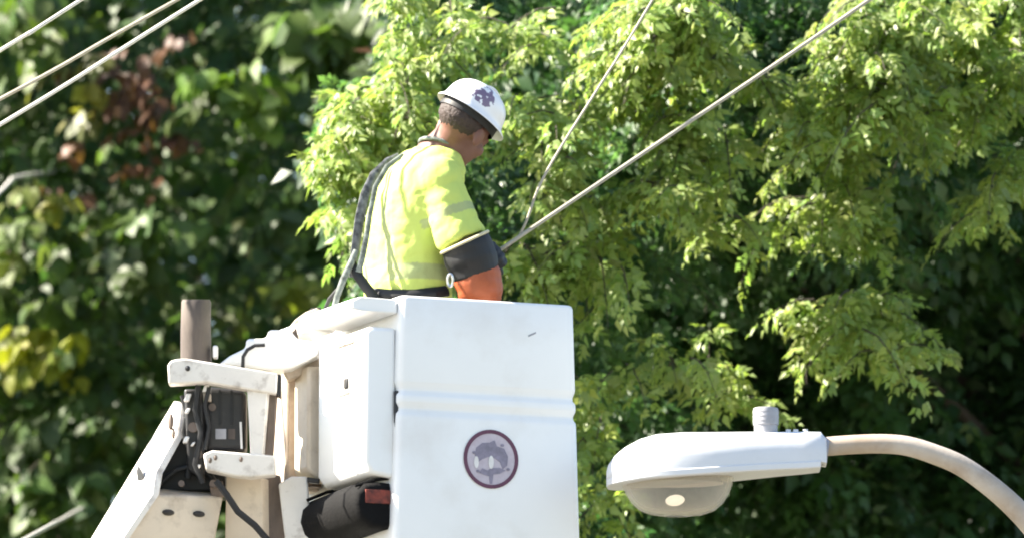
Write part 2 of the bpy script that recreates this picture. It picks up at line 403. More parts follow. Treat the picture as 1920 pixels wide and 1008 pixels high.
def trunk(tree, base, h, r, targets, twigs=None, limit=None):
    b = MB(); base = Vector(base); top = base + Vector((rng.uniform(-.4, .4), rng.uniform(-.4, .4), h))
    path = [base + (top - base) * t + Vector((math.sin(t * 5 + r * 20) * .15, math.cos(t * 4) * .12, 0)) * t for t in np.linspace(0, 1, 9)]
    b.tube(path, [r * 1.35] + [r * (1 - .8 * t) for t in np.linspace(.1, 1, 8)], 10)
    b.build('trunk', 'bark', tree)
    lb = MB()
    for t in targets:
        t = Vector(t); q = min(max((t.z - base.z - 1.2 - .35 * (Vector((t.x, t.y)) - Vector((base.x, base.y))).length) / h, .22), .93)
        s = base + (top - base) * q; mid = s.lerp(t, .5) + Vector((0, 0, .35))
        lr = r * (1 - .8 * q) * .36
        lb.tube([s, s.lerp(mid, .5) + Vector((0, 0, .08)), mid, mid.lerp(t, .5) + Vector((0, 0, .06)), t], [lr, lr * .8, lr * .6, lr * .42, lr * .2], 6)
    if len(lb.v): lb.build('limb', 'bark', tree)
    if twigs is not None and len(twigs):
        tb = MB()
        for path in twigs:
            if limit is not None and not limit(*project(np.array(path))).all(): continue
            tb.tube(path, [.0045 * (1 - .75 * t) for t in np.linspace(0, 1, len(path))], 3)
        m_ = tb.mesh('twigs', world_loc(tree)); o = bpy.data.objects.new('twigs', m_); COL.objects.link(o); o.parent = tree
        m_.materials.append(M['bark']); o['kind'] = 'stuff'

def boughs(L, base, out, length, nl, scale, cols, twigs, droop=.55, hang=(.25, 1.0), spread=.8, gravity=1.0, sunward=.25):
    """arching sprays: base (n,3), out direction (n,3), nl leaves along each"""
    n = len(base); out = unit(out)
    side = unit(np.cross(out, np.array([0, 0, 1.0])))
    for j in range(nl):
        t = (j + rng.uniform(.2, .8, n)) / nl
        pos = base + out * (length * t)[:, None] + np.array([0, 0, -1.0]) * (droop * length * t ** 2)[:, None]
        s = (1 if j % 2 else -1) * rng.uniform(.3, 1, n) * spread
        hg = rng.uniform(hang[0], hang[1], n)
        y = out * .6 + side * s[:, None] + np.array([0, 0, -1.0]) * (hg * gravity)[:, None] + rng.normal(0, .22, (n, 3))
        z = np.array([0, 0, .55]) + out * .6 + np.array(SDIR) * sunward + rng.normal(0, .40, (n, 3))
        k = scale * rng.uniform(.72, 1.25, n) * (1 - .25 * t)
        c = cols * rng.uniform(.82, 1.2, (n, 1)) * np.stack([rng.uniform(.9, 1.15, n), np.ones(n), rng.uniform(.75, 1.2, n)], 1)
        L.add(pos + side * (s * .02)[:, None], y, z, k, c)
    if twigs is not None:
        for i in range(n):
            twigs.append([base[i] + out[i] * length[i] * t + np.array([0, 0, -droop * length[i] * t * t]) for t in (0, .33, .66, 1)])

def leafcol(n, a, b, odd=None, oddp=0.0):
    t = rng.beta(1.6, 1.6, n)[:, None]; c = np.array(a) * (1 - t) + np.array(b) * t
    if odd is not None:
        q = rng.random(n) < oddp; c[q] = np.array(odd)
    return c

# --- the small-leaved tree that fills the right two thirds of the view
TB = empty('box_elder_tree', (3.2, 41.0, 0), 'tall sunlit yellow-green tree of small pointed leaves behind the worker and lamp', 'tree')
L = Leaves(); tw = []
def right_px(n, x0=600, x1=2700, y0=-700, y1=1500):
    return rng.uniform(x0, x1, n), rng.uniform(y0, y1, n)
def outdir(n, away=.15):
    return unit(np.stack([rng.normal(-.25, .55, n), rng.normal(-.75, .30, n), rng.normal(.10, .30, n)], 1))
# outer foliage: rounded leafy clumps with hollows between them
def clumps(L, px, py, d, rad, per, nl, scale, a, b, tws):
    n = len(px); C0 = Pn(px, py, d); cc_ = leafcol(n, a, b)
    for k in range(per):
        o = unit(rng.normal(0, .62, (n, 3)) + np.array([-.22, -.55, .30]))
        boughs(L, C0 + o * (rad * .15)[:, None], o, rad * rng.uniform(.65, 1.15, n), nl, scale, cc_ * rng.uniform(.85, 1.15, (n, 1)), tws if k % 3 == 0 else None,
               droop=.42, hang=(.0, .85), spread=1.0, sunward=.45)
px, py = right_px(520, 580, 2220, -290, 1190); v = bright(px, py)
ok = rng.random(len(px)) < np.clip(.15 + .13 * v, 0, 1); px, py, v = px[ok], py[ok], v[ok]
d = 39.9 - .60 * v + rng.normal(0, .28, len(v)) + .55 * np.clip((py - 380) / 200, 0, 1) * np.clip((px - 1120) / 150, 0, 1) * (v < 4.5) + .0010 * np.maximum(0, px - 1300)
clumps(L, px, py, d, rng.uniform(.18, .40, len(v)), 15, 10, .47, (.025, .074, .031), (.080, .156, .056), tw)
# hanging strands of the brightest sprays, sunlight put into their leaf colour, placed where the photo shows them
SPR = [(640,205,4),(690,200,4),(610,300,5),(660,280,5),(640,360,4),(700,330,4),(660,420,3),(780,40,4),(800,120,4),(760,170,4),(740,240,4),
       (900,60,3),(1000,110,3),(1000,240,5),(1040,300,5),(1090,230,4),(1060,390,5),(1110,440,4),(1010,520,5),(970,510,3),(1060,530,4),
       (1210,110,5),(1200,160,4),(1240,60,6),(1300,90,5),(1290,30,5),(1350,140,4),(1250,260,4),(1320,300,4),(1420,180,3),(1510,240,3),
       (1640,40,5),(1620,140,6),(1650,220,6),(1690,170,4),(1700,60,5),(1780,80,4),(1850,120,4),(1900,180,3),(1760,240,4),(1830,260,3),(1900,20,4),
       (1540,260,3),(1560,310,3),(1580,360,3),(1600,410,3),(1620,460,3),(1560,430,2),(1230,400,4),(1290,400,4),(1350,430,3),(1480,400,2),
       (1610,590,4),(1650,610,4),(1620,660,4),(1670,690,3),(1540,640,3),(1290,725,2),(1330,750,2),(1370,780,2),(1110,560,4),
       (1130,760,3),(1110,850,3),(1120,960,3),(1850,420,3),(1900,360,3)]
sx = np.array([a for a, b, n in SPR for _ in range((3 * n + 1) // 2 + (n if (b < 340 and a > 1180) or a < 800 else 0))], float); sy = np.array([b for a, b, n in SPR for _ in range((3 * n + 1) // 2 + (n if (b < 340 and a > 1180) or a < 800 else 0))], float)
sx += rng.normal(0, 22, len(sx)); sy += rng.normal(0, 20, len(sx))
vv = np.array([n for a, b, n in SPR for _ in range((3 * n + 1) // 2 + (n if (b < 340 and a > 1180) or a < 800 else 0))], float)
d = 35.2 - .14 * vv + rng.normal(0, .15, len(sx)) + .0008 * np.maximum(0, sx - 1300)
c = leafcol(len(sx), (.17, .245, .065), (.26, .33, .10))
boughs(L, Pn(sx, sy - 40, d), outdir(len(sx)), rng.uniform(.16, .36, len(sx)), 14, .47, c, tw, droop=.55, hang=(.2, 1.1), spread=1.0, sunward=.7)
# inner leaves
L.low = True
px, py = right_px(1700, 640, 2450, -420, 1300); v = bright(px, py)
d = 41.4 - .32 * v + rng.normal(0, .5, len(px))
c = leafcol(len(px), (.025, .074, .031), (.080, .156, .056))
boughs(L, Pn(px, py - 60, d), outdir(len(px)), rng.uniform(.5, .9, len(px)), 9, .95, c, None)
# fill boughs between the outer clumps and the limbs, added to block the sun
px = rng.uniform(620, 1800, 1150); py = rng.uniform(-250, 950, 1150); ok = (py < 480) | (px < 1060); px, py = px[ok], py[ok]; v = bright(px, py)
d0 = 40.9 - .60 * v; d = d0 + (40.6 - d0) * rng.random(len(px))
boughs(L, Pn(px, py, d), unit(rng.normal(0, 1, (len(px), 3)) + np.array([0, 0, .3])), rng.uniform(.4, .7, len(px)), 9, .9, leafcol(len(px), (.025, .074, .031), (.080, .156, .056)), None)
# the rest of the crown above, beside and behind the view
n = 1500; q = unit(rng.normal(0, 1, (n, 3))) * (rng.uniform(.55, 1, (n, 1)) ** .4)
p = np.array([4.4, 42.2, 8.2]) + q * np.array([3.4, 2.6, 3.6])
pxx, pyy, _ = project(p); okk = ~((pxx > -100) & (pxx < 2000) & (pyy > -200) & (pyy < 1200) & (p[:, 1] < 40.5)) & (pxx > 640)
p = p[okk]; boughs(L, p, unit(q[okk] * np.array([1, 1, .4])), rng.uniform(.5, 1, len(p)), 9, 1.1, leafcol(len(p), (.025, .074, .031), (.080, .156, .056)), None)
DARK = [(1815, 590, 150, 150, 1), (1760, 690, 120, 60, 1), (1900, 700, 100, 80, .95), (1205, 345, 80, 30, .95), (1255, 372, 60, 26, .9), (1215, 215, 40, 28, .8), (1275, 240, 40, 22, .7), (1485, 175, 45, 40, .75),
        (1560, 320, 40, 60, .85), (1470, 300, 70, 35, .75), (1870, 275, 50, 30, .85), (1690, 430, 70, 50, .95), (1386, 526, 60, 35, .8), (1443, 605, 60, 40, .9), (1500, 720, 90, 40, 1), (1420, 700, 60, 40, .9),
        (1124, 735, 45, 30, .85), (1250, 590, 60, 40, .7), (1310, 650, 60, 30, .8), (865, 40, 28, 45, .95), (988, 150, 36, 55, .9), (910, 395, 50, 45, .95), (1160, 400, 35, 40, .7), (1340, 360, 50, 30, .6),
        (1180, 800, 50, 30, .7), (1700, 800, 80, 30, .6), (1850, 830, 90, 50, .8), (1430, 840, 70, 30, .6), (1330, 960, 60, 40, .7), (1560, 540, 40, 60, .6), (1750, 20, 40, 22, .7), (1380, 20, 40, 25, .6), (1115, 120, 40, 50, .8), (1880, 480, 60, 50, .8), (1800, 950, 120, 60, .7), (960, 290, 40, 30, .6), (730, 210, 24, 30, .5), (690, 470, 50, 40, .8), (640, 460, 60, 30, .8)]
def tb_edge(px, py, d):
    e = np.interp(py, [-400, 0, 130, 180, 300, 430, 520, 620, 2000], [760, 735, 725, 640, 595, 625, 640, 540, 560])
    e = e + np.where(d > 37.4, 150, 0)
    gap = np.zeros(len(px))
    for gx, gy, rx, ry, st in DARK:                      # hollows between the boughs
        gap = np.maximum(gap, st * np.clip(1.6 - 1.2 * np.hypot((px - gx) / rx, (py - gy) / ry), 0, 1))
    nz = np.array([noise.noise(Vector((a / 95, b / 75, 3.1))) + .5 * noise.noise(Vector((a / 40, b / 36, 9.7))) for a, b in zip(px, py)])
    low = np.clip((py - 330) / 250, 0, 1) * np.clip((px - 1050) / 150, 0, 1)
    gap = np.maximum(gap, np.clip((nz - .09 + .03 * low) * 5, 0, .95))
    hole = (rng.random(len(px)) < gap) & (d < 38.9 + .4 * low) & (d > 35.6)
    return ~hole & (px > e + 14 * np.sin(py / 17.0) + 10 * np.sin(py / 7.3 + 1) + rng.normal(0, 9, len(px)))
crown(TB, L, COMP, 'leaf', 300, tb_edge)
tg = [tuple(Pn(np.array([a]), np.array([b]), np.array([39.4]))[0]) for a, b in ((700, 300), (900, 100), (1150, 350), (1300, 120), (1450, 500), (1650, 250), (1900, 100), (1050, 600))]
trunk(TB, (3.2, 41.0, 0), 11.5, .24, tg, tw, tb_edge)

# --- a duller tree of small leaves behind, between the two
TC = empty('shaded_tree', (0.3, 45.6, 0), 'dull bluish-green tree in shade seen above the worker\'s helmet', 'tree')
L = Leaves(); tw = []
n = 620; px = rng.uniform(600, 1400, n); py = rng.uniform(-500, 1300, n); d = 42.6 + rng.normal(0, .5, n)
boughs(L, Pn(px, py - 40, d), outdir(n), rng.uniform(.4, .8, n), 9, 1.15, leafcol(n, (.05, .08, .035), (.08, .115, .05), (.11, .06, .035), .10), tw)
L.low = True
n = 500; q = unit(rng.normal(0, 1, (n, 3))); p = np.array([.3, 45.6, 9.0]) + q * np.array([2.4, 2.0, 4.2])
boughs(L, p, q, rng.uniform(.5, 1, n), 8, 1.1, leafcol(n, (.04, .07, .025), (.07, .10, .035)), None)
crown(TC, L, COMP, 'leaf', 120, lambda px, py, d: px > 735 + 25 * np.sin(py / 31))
tc_edge = lambda px, py, d: px > 760
trunk(TC, (0.3, 45.6, 0), 11.0, .2, [tuple(Pn(np.array([a]), np.array([b]), np.array([43.0]))[0]) for a, b in ((750, 80), (1000, 200), (1100, -100), (850, 500))], tw, tc_edge)

# --- the broad-leaved tree on the left
TA = empty('broad_leaved_tree', (-2.6, 49.0, 0), 'dark tree of large drooping leaves with yellow and rusty ones, behind the boom', 'tree')
L = Leaves(); tw = []
def big_sprays(px, py, d, cols, size, nl=5, length=(.35, .7), hang=(.3, 1.2), sp=.9):
    n = len(px)
    o = unit(np.stack([rng.normal(-.15, .55, n), rng.normal(-.75, .25, n), rng.normal(.05, .3, n)], 1))
    boughs(L, Pn(px, py - 40, d + .3), o, rng.uniform(*length, n), nl, size, cols, tw, droop=.5, hang=hang, spread=sp)
n = 1700; px = rng.uniform(-350, 700, n); py = rng.uniform(-650, 1500, n); v = bright(px, py)
ok = (px < 640 + 40 * np.sin(py / 70)) & (rng.random(n) < np.clip(.3 + .14 * v, 0, 1)); px, py, v = px[ok], py[ok], v[ok]
big_sprays(px, py, 46.6 - .30 * v + rng.normal(0, .35, len(v)), leafcol(len(v), (.034, .080, .027), (.085, .145, .042), (.12, .16, .06), .08), .092, 10)
n = 560; px = rng.uniform(-600, 720, n); py = rng.uniform(-650, 1500, n)
big_sprays(px, py, 48.0 + rng.normal(0, .4, n), leafcol(n, (.032, .082, .024), (.080, .150, .036)), .2, 7, (.5, .9))
# leaf groups that stand out in the photo: x, y, spread, count, colour, size
GRP = [(620,50,45,9,(.10,.17,.04),.24),(590,110,40,5,(.09,.15,.04),.22),(640,120,30,4,(.07,.12,.05),.22),(430,215,45,9,(.10,.18,.03),.22),(470,190,30,4,(.09,.16,.03),.2),
       (170,205,12,2,(.26,.27,.04),.13),(185,160,15,2,(.20,.21,.08),.14),(205,260,20,3,(.17,.19,.06),.15),(95,415,24,3,(.21,.23,.05),.12),(60,400,22,2,(.13,.17,.04),.12),
       (60,690,38,9,(.28,.31,.03),.16),(100,710,30,6,(.24,.28,.04),.17),(30,670,22,4,(.22,.26,.04),.14),(305,455,45,6,(.10,.17,.05),.22),(280,480,30,4,(.12,.18,.08),.18),
       (270,240,70,7,(.12,.058,.030),.11),(310,180,70,5,(.11,.052,.030),.11),(250,285,60,4,(.13,.058,.030),.11),(290,310,50,3,(.12,.058,.03),.10),(130,375,40,1,(.12,.06,.03),.10),(225,150,40,2,(.11,.052,.03),.10),
       (150,440,40,2,(.14,.07,.04),.10),(40,60,60,9,(.09,.15,.04),.16),(110,110,40,6,(.11,.17,.04),.18),(30,460,35,5,(.11,.17,.04),.16),(20,500,30,4,(.12,.16,.05),.16),
       (90,560,60,8,(.07,.12,.03),.16),(200,600,60,6,(.06,.11,.03),.17),(60,830,60,7,(.07,.12,.04),.17),(40,940,50,7,(.09,.15,.04),.17),(150,900,50,5,(.08,.13,.05),.18),
       (120,960,45,5,(.08,.14,.04),.18),(560,590,35,5,(.15,.19,.03),.12),(540,560,30,4,(.16,.20,.03),.11),(270,560,40,4,(.07,.11,.03),.16),(480,470,40,3,(.06,.10,.04),.18),(180,750,50,5,(.06,.11,.03),.17)]
for gx, gy, gs, gn, gc, gz in GRP:
    n = gn; big_sprays(gx + rng.normal(0, gs * .6, n), gy + rng.normal(0, gs * .5, n), 44.3 + rng.normal(0, .15, n), np.tile(np.array(gc), (n, 1)) * rng.uniform(.55, 1.1, (n, 1)), gz * .74, 6, (.12, .32), (.4, 1.5))
n = 480; q = unit(rng.normal(0, 1, (n, 3))); p = np.array([-3.6, 49.0, 9.2]) + q * np.array([3.0, 2.2, 4.6])
boughs(L, p, q, rng.uniform(.5, 1, n), 8, .16, leafcol(n, (.032, .082, .024), (.080, .150, .036)), None)
crown(TA, L, BROAD, 'bigleaf', 300)
trunk(TA, (-2.6, 49.0, 0), 11.5, .27, [tuple(Pn(np.array([a]), np.array([b]), np.array([47.0]))[0]) for a, b in ((100, 100), (300, 300), (500, 80), (150, 700), (450, 600), (-200, 400))], tw)

# --- trees beyond and beside the view that close the background and shade the left
def back_tree(name, loc, h, rad, label, dens=740, size=1.6, col=((.03, .055, .02), (.055, .09, .028)), zc=.62, rz=.40):
    t = empty(name, loc, label, 'tree', 'trees standing behind and beside the working place')
    L_ = Leaves(); n = dens; q = unit(rng.normal(0, 1, (n, 3))) * rng.uniform(.35, 1, (n, 1)) ** .45
    p = np.array(loc) + np.array([0, 0, h * zc]) + q * np.array([rad, rad, h * rz])
    boughs(L_, p, unit(q + rng.normal(0, .3, (n, 3))), rng.uniform(.5, 1.1, n), 9, size, leafcol(n, *col), None)
    crown(t, L_, LOW, 'bigleaf')
    trunk(t, loc, h * .85, .25, [tuple(p[i]) for i in range(0, 40, 5)])
    return t
back_tree('deep_green_tree', (-3.0, 55, 0), 15, 3.6, 'deep green tree far behind the broad-leaved tree')
back_tree('deep_green_tree', (-6.4, 58, 0), 16, 3.8, 'deep green tree farthest back beyond the three wires')
back_tree('deep_green_tree', (-.6, 60, 0), 17, 4.0, 'deep green tree in the farthest row, behind the boom and worker')
back_tree('deep_green_tree', (-3.4, 64, 0), 18, 4.6, 'deep green tree closing the view behind the rusty leaves')
back_tree('deep_green_tree', (3.4, 62, 0), 18, 4.6, 'deep green tree closing the view behind the two joined cables')
back_tree('deep_green_tree', (1.6, 53, 0), 15, 3.4, 'deep green tree far behind the worker')
back_tree('added_shade_tree', (-7.2, 47.6, 0), 15, 2.7, 'tall dense unseen tree added to shade the broad-leaved one', 480, 1.3, zc=.6, rz=.38)  # out-of-view tree added to keep the sun off the left foliage
back_tree('deep_green_tree', (6.0, 52, 0), 15, 3.8, 'deep green tree far behind the street lamp')

# ------------------------------------------------------------------ the aerial bucket
YA = R_(23); EU = Vector((math.cos(YA), math.sin(YA), 0)); EV = Vector((-math.sin(YA), math.cos(YA), 0)); EZ = Vector((0, 0, 1))
BO = P(752, 552, 30.0)
def B(u, v, z): return BO + EU * u + EV * v + EZ * z
BK = empty('aerial_bucket', B(.29, .36, -1.08), 'white square fiberglass work bucket with a round purple emblem on its front', 'bucket')
def rrect(u0, u1, v0, v1, r, z, n=6):
    out = []
    for cx, cy, a0 in ((u1 - r, v0 + r, -90), (u1 - r, v1 - r, 0), (u0 + r, v1 - r, 90), (u0 + r, v0 + r, 180)):
        for k in range(n + 1):
            a = R_(a0 + 90 * k / n); out.append(B(cx + r * math.cos(a), cy + r * math.sin(a), z))
    return out
def bring(z, o, r=.024): return rrect(.030 * z + o, .592 - .030 * z - o, o, .76 - o, max(r - o * .5, .008), z)
prof = [(-1.075, .06), (-1.065, .028), (-1.03, .008), (-.98, 0), (-.60, 0), (-.385, 0), (-.372, .001), (-.362, .0075), (-.352, .0075), (-.338, .001), (-.332, 0),
        (-.318, 0), (-.312, .001), (-.303, .0075), (-.292, .0075), (-.275, .001), (-.268, 0), (-.12, 0), (-.012, 0), (-.003, .003), (0, .008), (-.003, .013), (-.02, .015), (-1.02, .015), (-1.04, .05)]
mb = MB(); mb.loft([bring(z, o) for z, o in prof])
shell = mb.build('shell', 'fiberglass', BK, angle=50)
# overhanging lip on the side towards the boom
mb = MB(); mb.prism([B(-.003, .02, -.012), B(-.003, .02, -.058), B(-.12, .03, -.052), B(-.15, .05, -.045), B(-.15, .05, -.016), B(-.12, .03, -.008)], EV * .44)
lip = mb.build('lip', 'fiberglass', BK, bevel=.008, seg=3)
mb = MB(); mb.prism([B(-.03, .47, -.02), B(-.03, .47, -.06), B(-.12, .47, -.06), B(-.12, .47, -.02)], EV * .27)
mb.build('lip', 'fiberglass', BK, bevel=.008, seg=3)
# tool box hung on that side
mb = MB(); mb.prism([B(-.004, .03, -.10), B(-.004, .03, -.575), B(-.085, .03, -.565), B(-.108, .03, -.53), B(-.108, .03, -.12), B(-.095, .03, -.10)], EV * .40)
tb = mb.build('side_box', 'fiberglass', BK, bevel=.014, seg=3)
mb = MB(); mb.box(B(-.110, .20, -.27), (EU * .006, EV * .052, EZ * .026)); hr = mb.build('handle_recess', 'whitepaint', tb, bevel=.004)
mb = MB(); mb.box(B(-.1175, .165, -.265), (EU * .004, EV * .014, EZ * .016)); mb.build('latch', 'black', tb, bevel=.003)
mb = MB(); mb.box(B(-.110, .19, -.135), (EU * .004, EV * .07, EZ * .006)); mb.build('vent_slot', 'tan', tb, bevel=.002)
mb = MB(); mb.box(B(-.006, .024, -.40), (EU * .006, EV * .006, EZ * .10)); mb.build('hinge', 'black', tb, bevel=.002)
mb = MB(); mb.box(B(-.006, .024, -.50), (EU * .006, EV * .006, EZ * .05)); mb.build('hinge', 'black', tb, bevel=.002)
# emblem
EC = B(.304, -.0022, -.502)
def disc(r0, r1, off, n=40, c=(0, 0)):
    b = MB(); C0 = EC + EU * c[0] + EZ * c[1] - EV * off
    def ring(r, o): return [C0 + EU * (math.cos(2 * math.pi * k / n) * r) + EZ * (math.sin(2 * math.pi * k / n) * r) + EV * o for k in range(n)]
    if r0 > 0: b.loft([ring(r0, .0012), ring(r0, 0), ring(r1, 0), ring(r1, .0012)], cap=False)
    else: b.loft([ring(r1, .0012), ring(r1, 0)], cap=True)
    return b
em = disc(0, .092, 0).build('emblem', 'lilac', BK, smooth=False)
disc(.081, .093, .0014).build('border', 'purple', em, smooth=False)
def blob(pts, off):
    b = MB(); b.prism([EC + EU * x + EZ * y - EV * off for x, y in pts], EV * .001); return b
blob([(-.055, .012), (-.05, .034), (-.03, .05), (-.005, .052), (.012, .06), (.02, .042), (.045, .035), (.058, .01), (.055, -.018), (.04, -.03), (.03, -.008), (.012, .004), (-.01, .006), (-.03, -.002), (-.045, -.012)], .0012).build('tree_mark', 'slate', em, smooth=False)
blob([(-.03, -.03), (-.012, -.036), (.0, -.028), (.03, -.026), (.05, -.034), (.03, -.045), (.008, -.048), (.004, -.078), (-.004, -.078), (-.006, -.055), (-.02, -.052), (-.04, -.045)], .0012).build('ground_mark', 'slate', em, smooth=False)
for cx, cy, rx, ry in ((.0, -.01, .009, .021), (-.05, -.012, .008, .019)):
    blob([(cx + rx * math.cos(t), cy + ry * math.sin(t)) for t in np.linspace(0, 2 * math.pi, 14)[:-1]], .0026).build('oval_mark', 'label', em, smooth=False)
for cx, cy in ((-.058, .018), (.058, -.030), (.038, .045), (.050, .014), (-.045, -.040)):
    blob([(cx + .006 * math.cos(t), cy + .005 * math.sin(t)) for t in np.linspace(0, 2 * math.pi, 8)[:-1]], .0026).build('dot_mark', 'slate', em, smooth=False)
# scuff on the front
mb = MB(); mb.box(B(.445, -.0006, -.10), (EU * .013 + EZ * .006, EV * .0006, EZ * .0028)); mb.build('scuff_mark', 'photocell', BK, smooth=False)
# mounting plate and pivot between bucket and boom
mb = MB(); mb.prism([B(-.015, .47, -.17), B(-.015, .47, -.53), B(-.09, .47, -.53), B(-.125, .47, -.50), B(-.125, .47, -.17)], EV * .12)
mb.build('mounting_plate', 'beige', BK, bevel=.01)
mb = MB(); mb.prism([B(-.02, .62, -.16), B(-.02, .62, -.55), B(-.14, .62, -.55), B(-.14, .62, -.16)], EV * .13)
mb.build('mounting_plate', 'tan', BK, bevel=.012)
mb = MB(); mb.tube([B(-.06, .605, -.17), B(-.06, .605, -.54)], .035, 14); mb.build('pivot_tube', 'brownsteel', BK)

# tool pouch hanging under the side box
PB = empty('tool_pouch', B(-.06, .27, -.76), 'black canvas tool pouch with a faded red patch hanging under the bucket\'s side box', 'pouch')
mb = MB()
rings = []
for v, s, dz in ((.035, .80, 0), (.05, .95, 0), (.12, 1, .004), (.25, 1, .0), (.38, 1, -.004), (.50, .97, -.006), (.545, .80, -.006)):
    o = [(-.012, -.585), (-.06, -.582), (-.105, -.59), (-.135, -.62), (-.14, -.66), (-.125, -.70), (-.085, -.735), (-.04, -.74), (-.012, -.735)]
    cu, cz = -.07, -.66
    rings.append([B(cu + (a - cu) * s, v, cz + (b - cz) * s + dz) for a, b in o])
mb.loft(rings); po = mb.build('body', 'bag', PB, bevel=.006, angle=60)
mb = MB(); mb.prism([B(-.02, .033, -.612), B(-.02, .033, -.655), B(-.105, .033, -.655), B(-.105, .033, -.612)], EV * .006); mb.build('red_patch', 'red', PB, bevel=.002)
mb = MB(); mb.tube([B(-.01, .06, -.57), B(-.06, .055, -.578), B(-.13, .06, -.60)], .006, 6); mb.build('strap', 'bag', PB)
mb = MB(); mb.tube([B(-.01, .46, -.56), B(-.06, .465, -.57), B(-.13, .46, -.60)], .006, 6); mb.build('strap', 'bag', PB)

# ------------------------------------------------------------------ the boom and its tip
BM = empty('aerial_boom', Vector((P(170, 1010, 30.4).x - 2.5, P(170, 1010, 30.4).y + .3, 0)), 'dirty white steel boom arm with leveling gear and a grey tube at its tip', 'boom')
def pp(lst, dep): return [P(a[0], a[1], a[2] if len(a) > 2 else dep) for a in lst]
def px_prism(name, lst, dep, th, m, parent=BM, bevel=.005, vec=None, seg=2):
    b = MB(); b.prism(pp(lst, dep), vec if vec else (0, th, 0)); return b.build(name, m, parent, bevel=bevel, seg=seg)
def rod(name, lst, dep, r, m, parent=BM, seg=10):
    b = MB(); b.tube(pp(lst, dep), r, seg); return b.build(name, m, parent)
# box beam going down to the truck
A0, A1 = P(322, 757, 30.42), P(168, 1012, 30.42)
B0, B1 = P(288, 926, 30.16), P(229, 1012, 30.12)
C0, C1 = P(420, 930, 30.30), P(404, 1012, 30.26)
down = Vector((-2.1, .25, -BO.z + 1.9))
D0, D1 = P(330, 900, 30.55), P(345, 1012, 30.52)
mb = MB(); A05 = A0.lerp(A1, .66)
mb.loft([[A05, B0, C0, D0], [A1, B1, C1, D1], [A1 + down, B1 + down, C1 + down + Vector((-.08, 0, 0)), D1 + down]]); beam = mb.build('box_beam', 'beige', BM, bevel=.008)  # warm bounce light on the underside is put into the beige
# side plate of the tip, facing the sun
mb = MB(); mb.prism([P(168, 1012, 30.405), P(326, 750, 30.405), P(338, 762, 30.38), P(333, 815, 30.30), P(294, 886, 30.19), P(287, 926, 30.145), P(228, 1012, 30.105)], Vector((.02, .012, 0)))
sp = mb.build('side_plate', 'whitepaint', BM, bevel=.004)
mb = MB(); tt = Vector((.36, -.93, 0)); mb.ellipsoid(P(265, 901, 30.272), (tt * .032, Vector((-.93, -.36, 0)) * .004, Vector((.010, 0, -.048))), 16, 10); mb.build('slot_shade', 'black', sp)  # black disc paints the dark inside of the opening
for a, b_, r in ((320, 790, .018), (292, 862, .013), (325, 812, .012)):
    mb = MB(); mb.ellipsoid(P(a, b_, 30.25 + (.0014 * (330 - a))), ((r * .55, 0, 0), (0, r, 0), (0, 0, r * 1.5)), 12, 8); mb.build('bolt', 'brownsteel', sp)
for a, b_ in ((315, 960), (372, 963), (290, 1000), (348, 1001)):
    mb = MB(); t = (b_ - 928) / 84; dep = 30.145 + (a - (288 - 59 * t)) / 150 * .14
    mb.ellipsoid(P(a, b_, dep), ((.021, .005, 0), (0, .024, 0), (0, 0, .0105)), 12, 6); mb.build('hole_shade_disc', 'black', beam)  # black discs paint the shade inside the holes
# dark cavity at the tip, its shade put into black plates
px_prism('cavity_shade_plate', [(294, 888), (335, 818), (342, 755), (420, 755), (424, 930), (290, 924)], 30.36, .12, 'black', bevel=.01)
px_prism('cavity_shade_web', [(296, 896), (338, 822), (352, 826), (412, 918), (300, 920)], 30.33, .02, 'rubber')
px_prism('clevis', [(345, 728), (380, 728), (384, 900), (352, 880)], 30.27, .06, 'black', bevel=.008)
for a, b_, s in ((352, 745, .012), (386, 728, .011), (349, 824, .010), (371, 876, .009), (352, 770, .008), (362, 832, .006)):
    mb = MB(); mb.box(P(a, b_, 30.255), ((s * .7, 0, 0), (0, .012, 0), (.004, 0, s))); mb.build('bolt_head', 'label', BM, bevel=.003)
for a, b_, r in ((362, 800, .016), (398, 762, .012), (372, 850, .014), (340, 905, .010), (400, 905, .012)):
    mb = MB(); c_ = P(a, b_, 30.262); mb.tube([c_, c_ + Vector((0, .03, 0))], r, 12); mb.build('pin', 'brownsteel', BM)
rod('hose', [(392, 725), (384, 760), (392, 800), (384, 842)], 30.245, .007, 'rubber')
rod('hose', [(300, 905), (330, 880), (362, 872), (395, 890), (415, 920)], 30.30, .009, 'rubber')
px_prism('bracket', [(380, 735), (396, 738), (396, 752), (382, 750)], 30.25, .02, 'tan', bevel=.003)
px_prism('bracket', [(392, 905), (418, 900), (420, 930), (396, 930)], 30.29, .03, 'brownsteel', bevel=.004)
rod('hose', [(343, 740), (352, 775), (345, 810), (358, 850), (352, 895)], 30.30, .011, 'rubber')
rod('hose', [(372, 722), (366, 770), (377, 810), (366, 870), (380, 905)], 30.25, .010, 'rubber')
rod('hose', [(405, 900), (424, 925), (446, 958), (478, 984), (505, 1015), (525, 1060)], 30.22, .011, 'rubber')
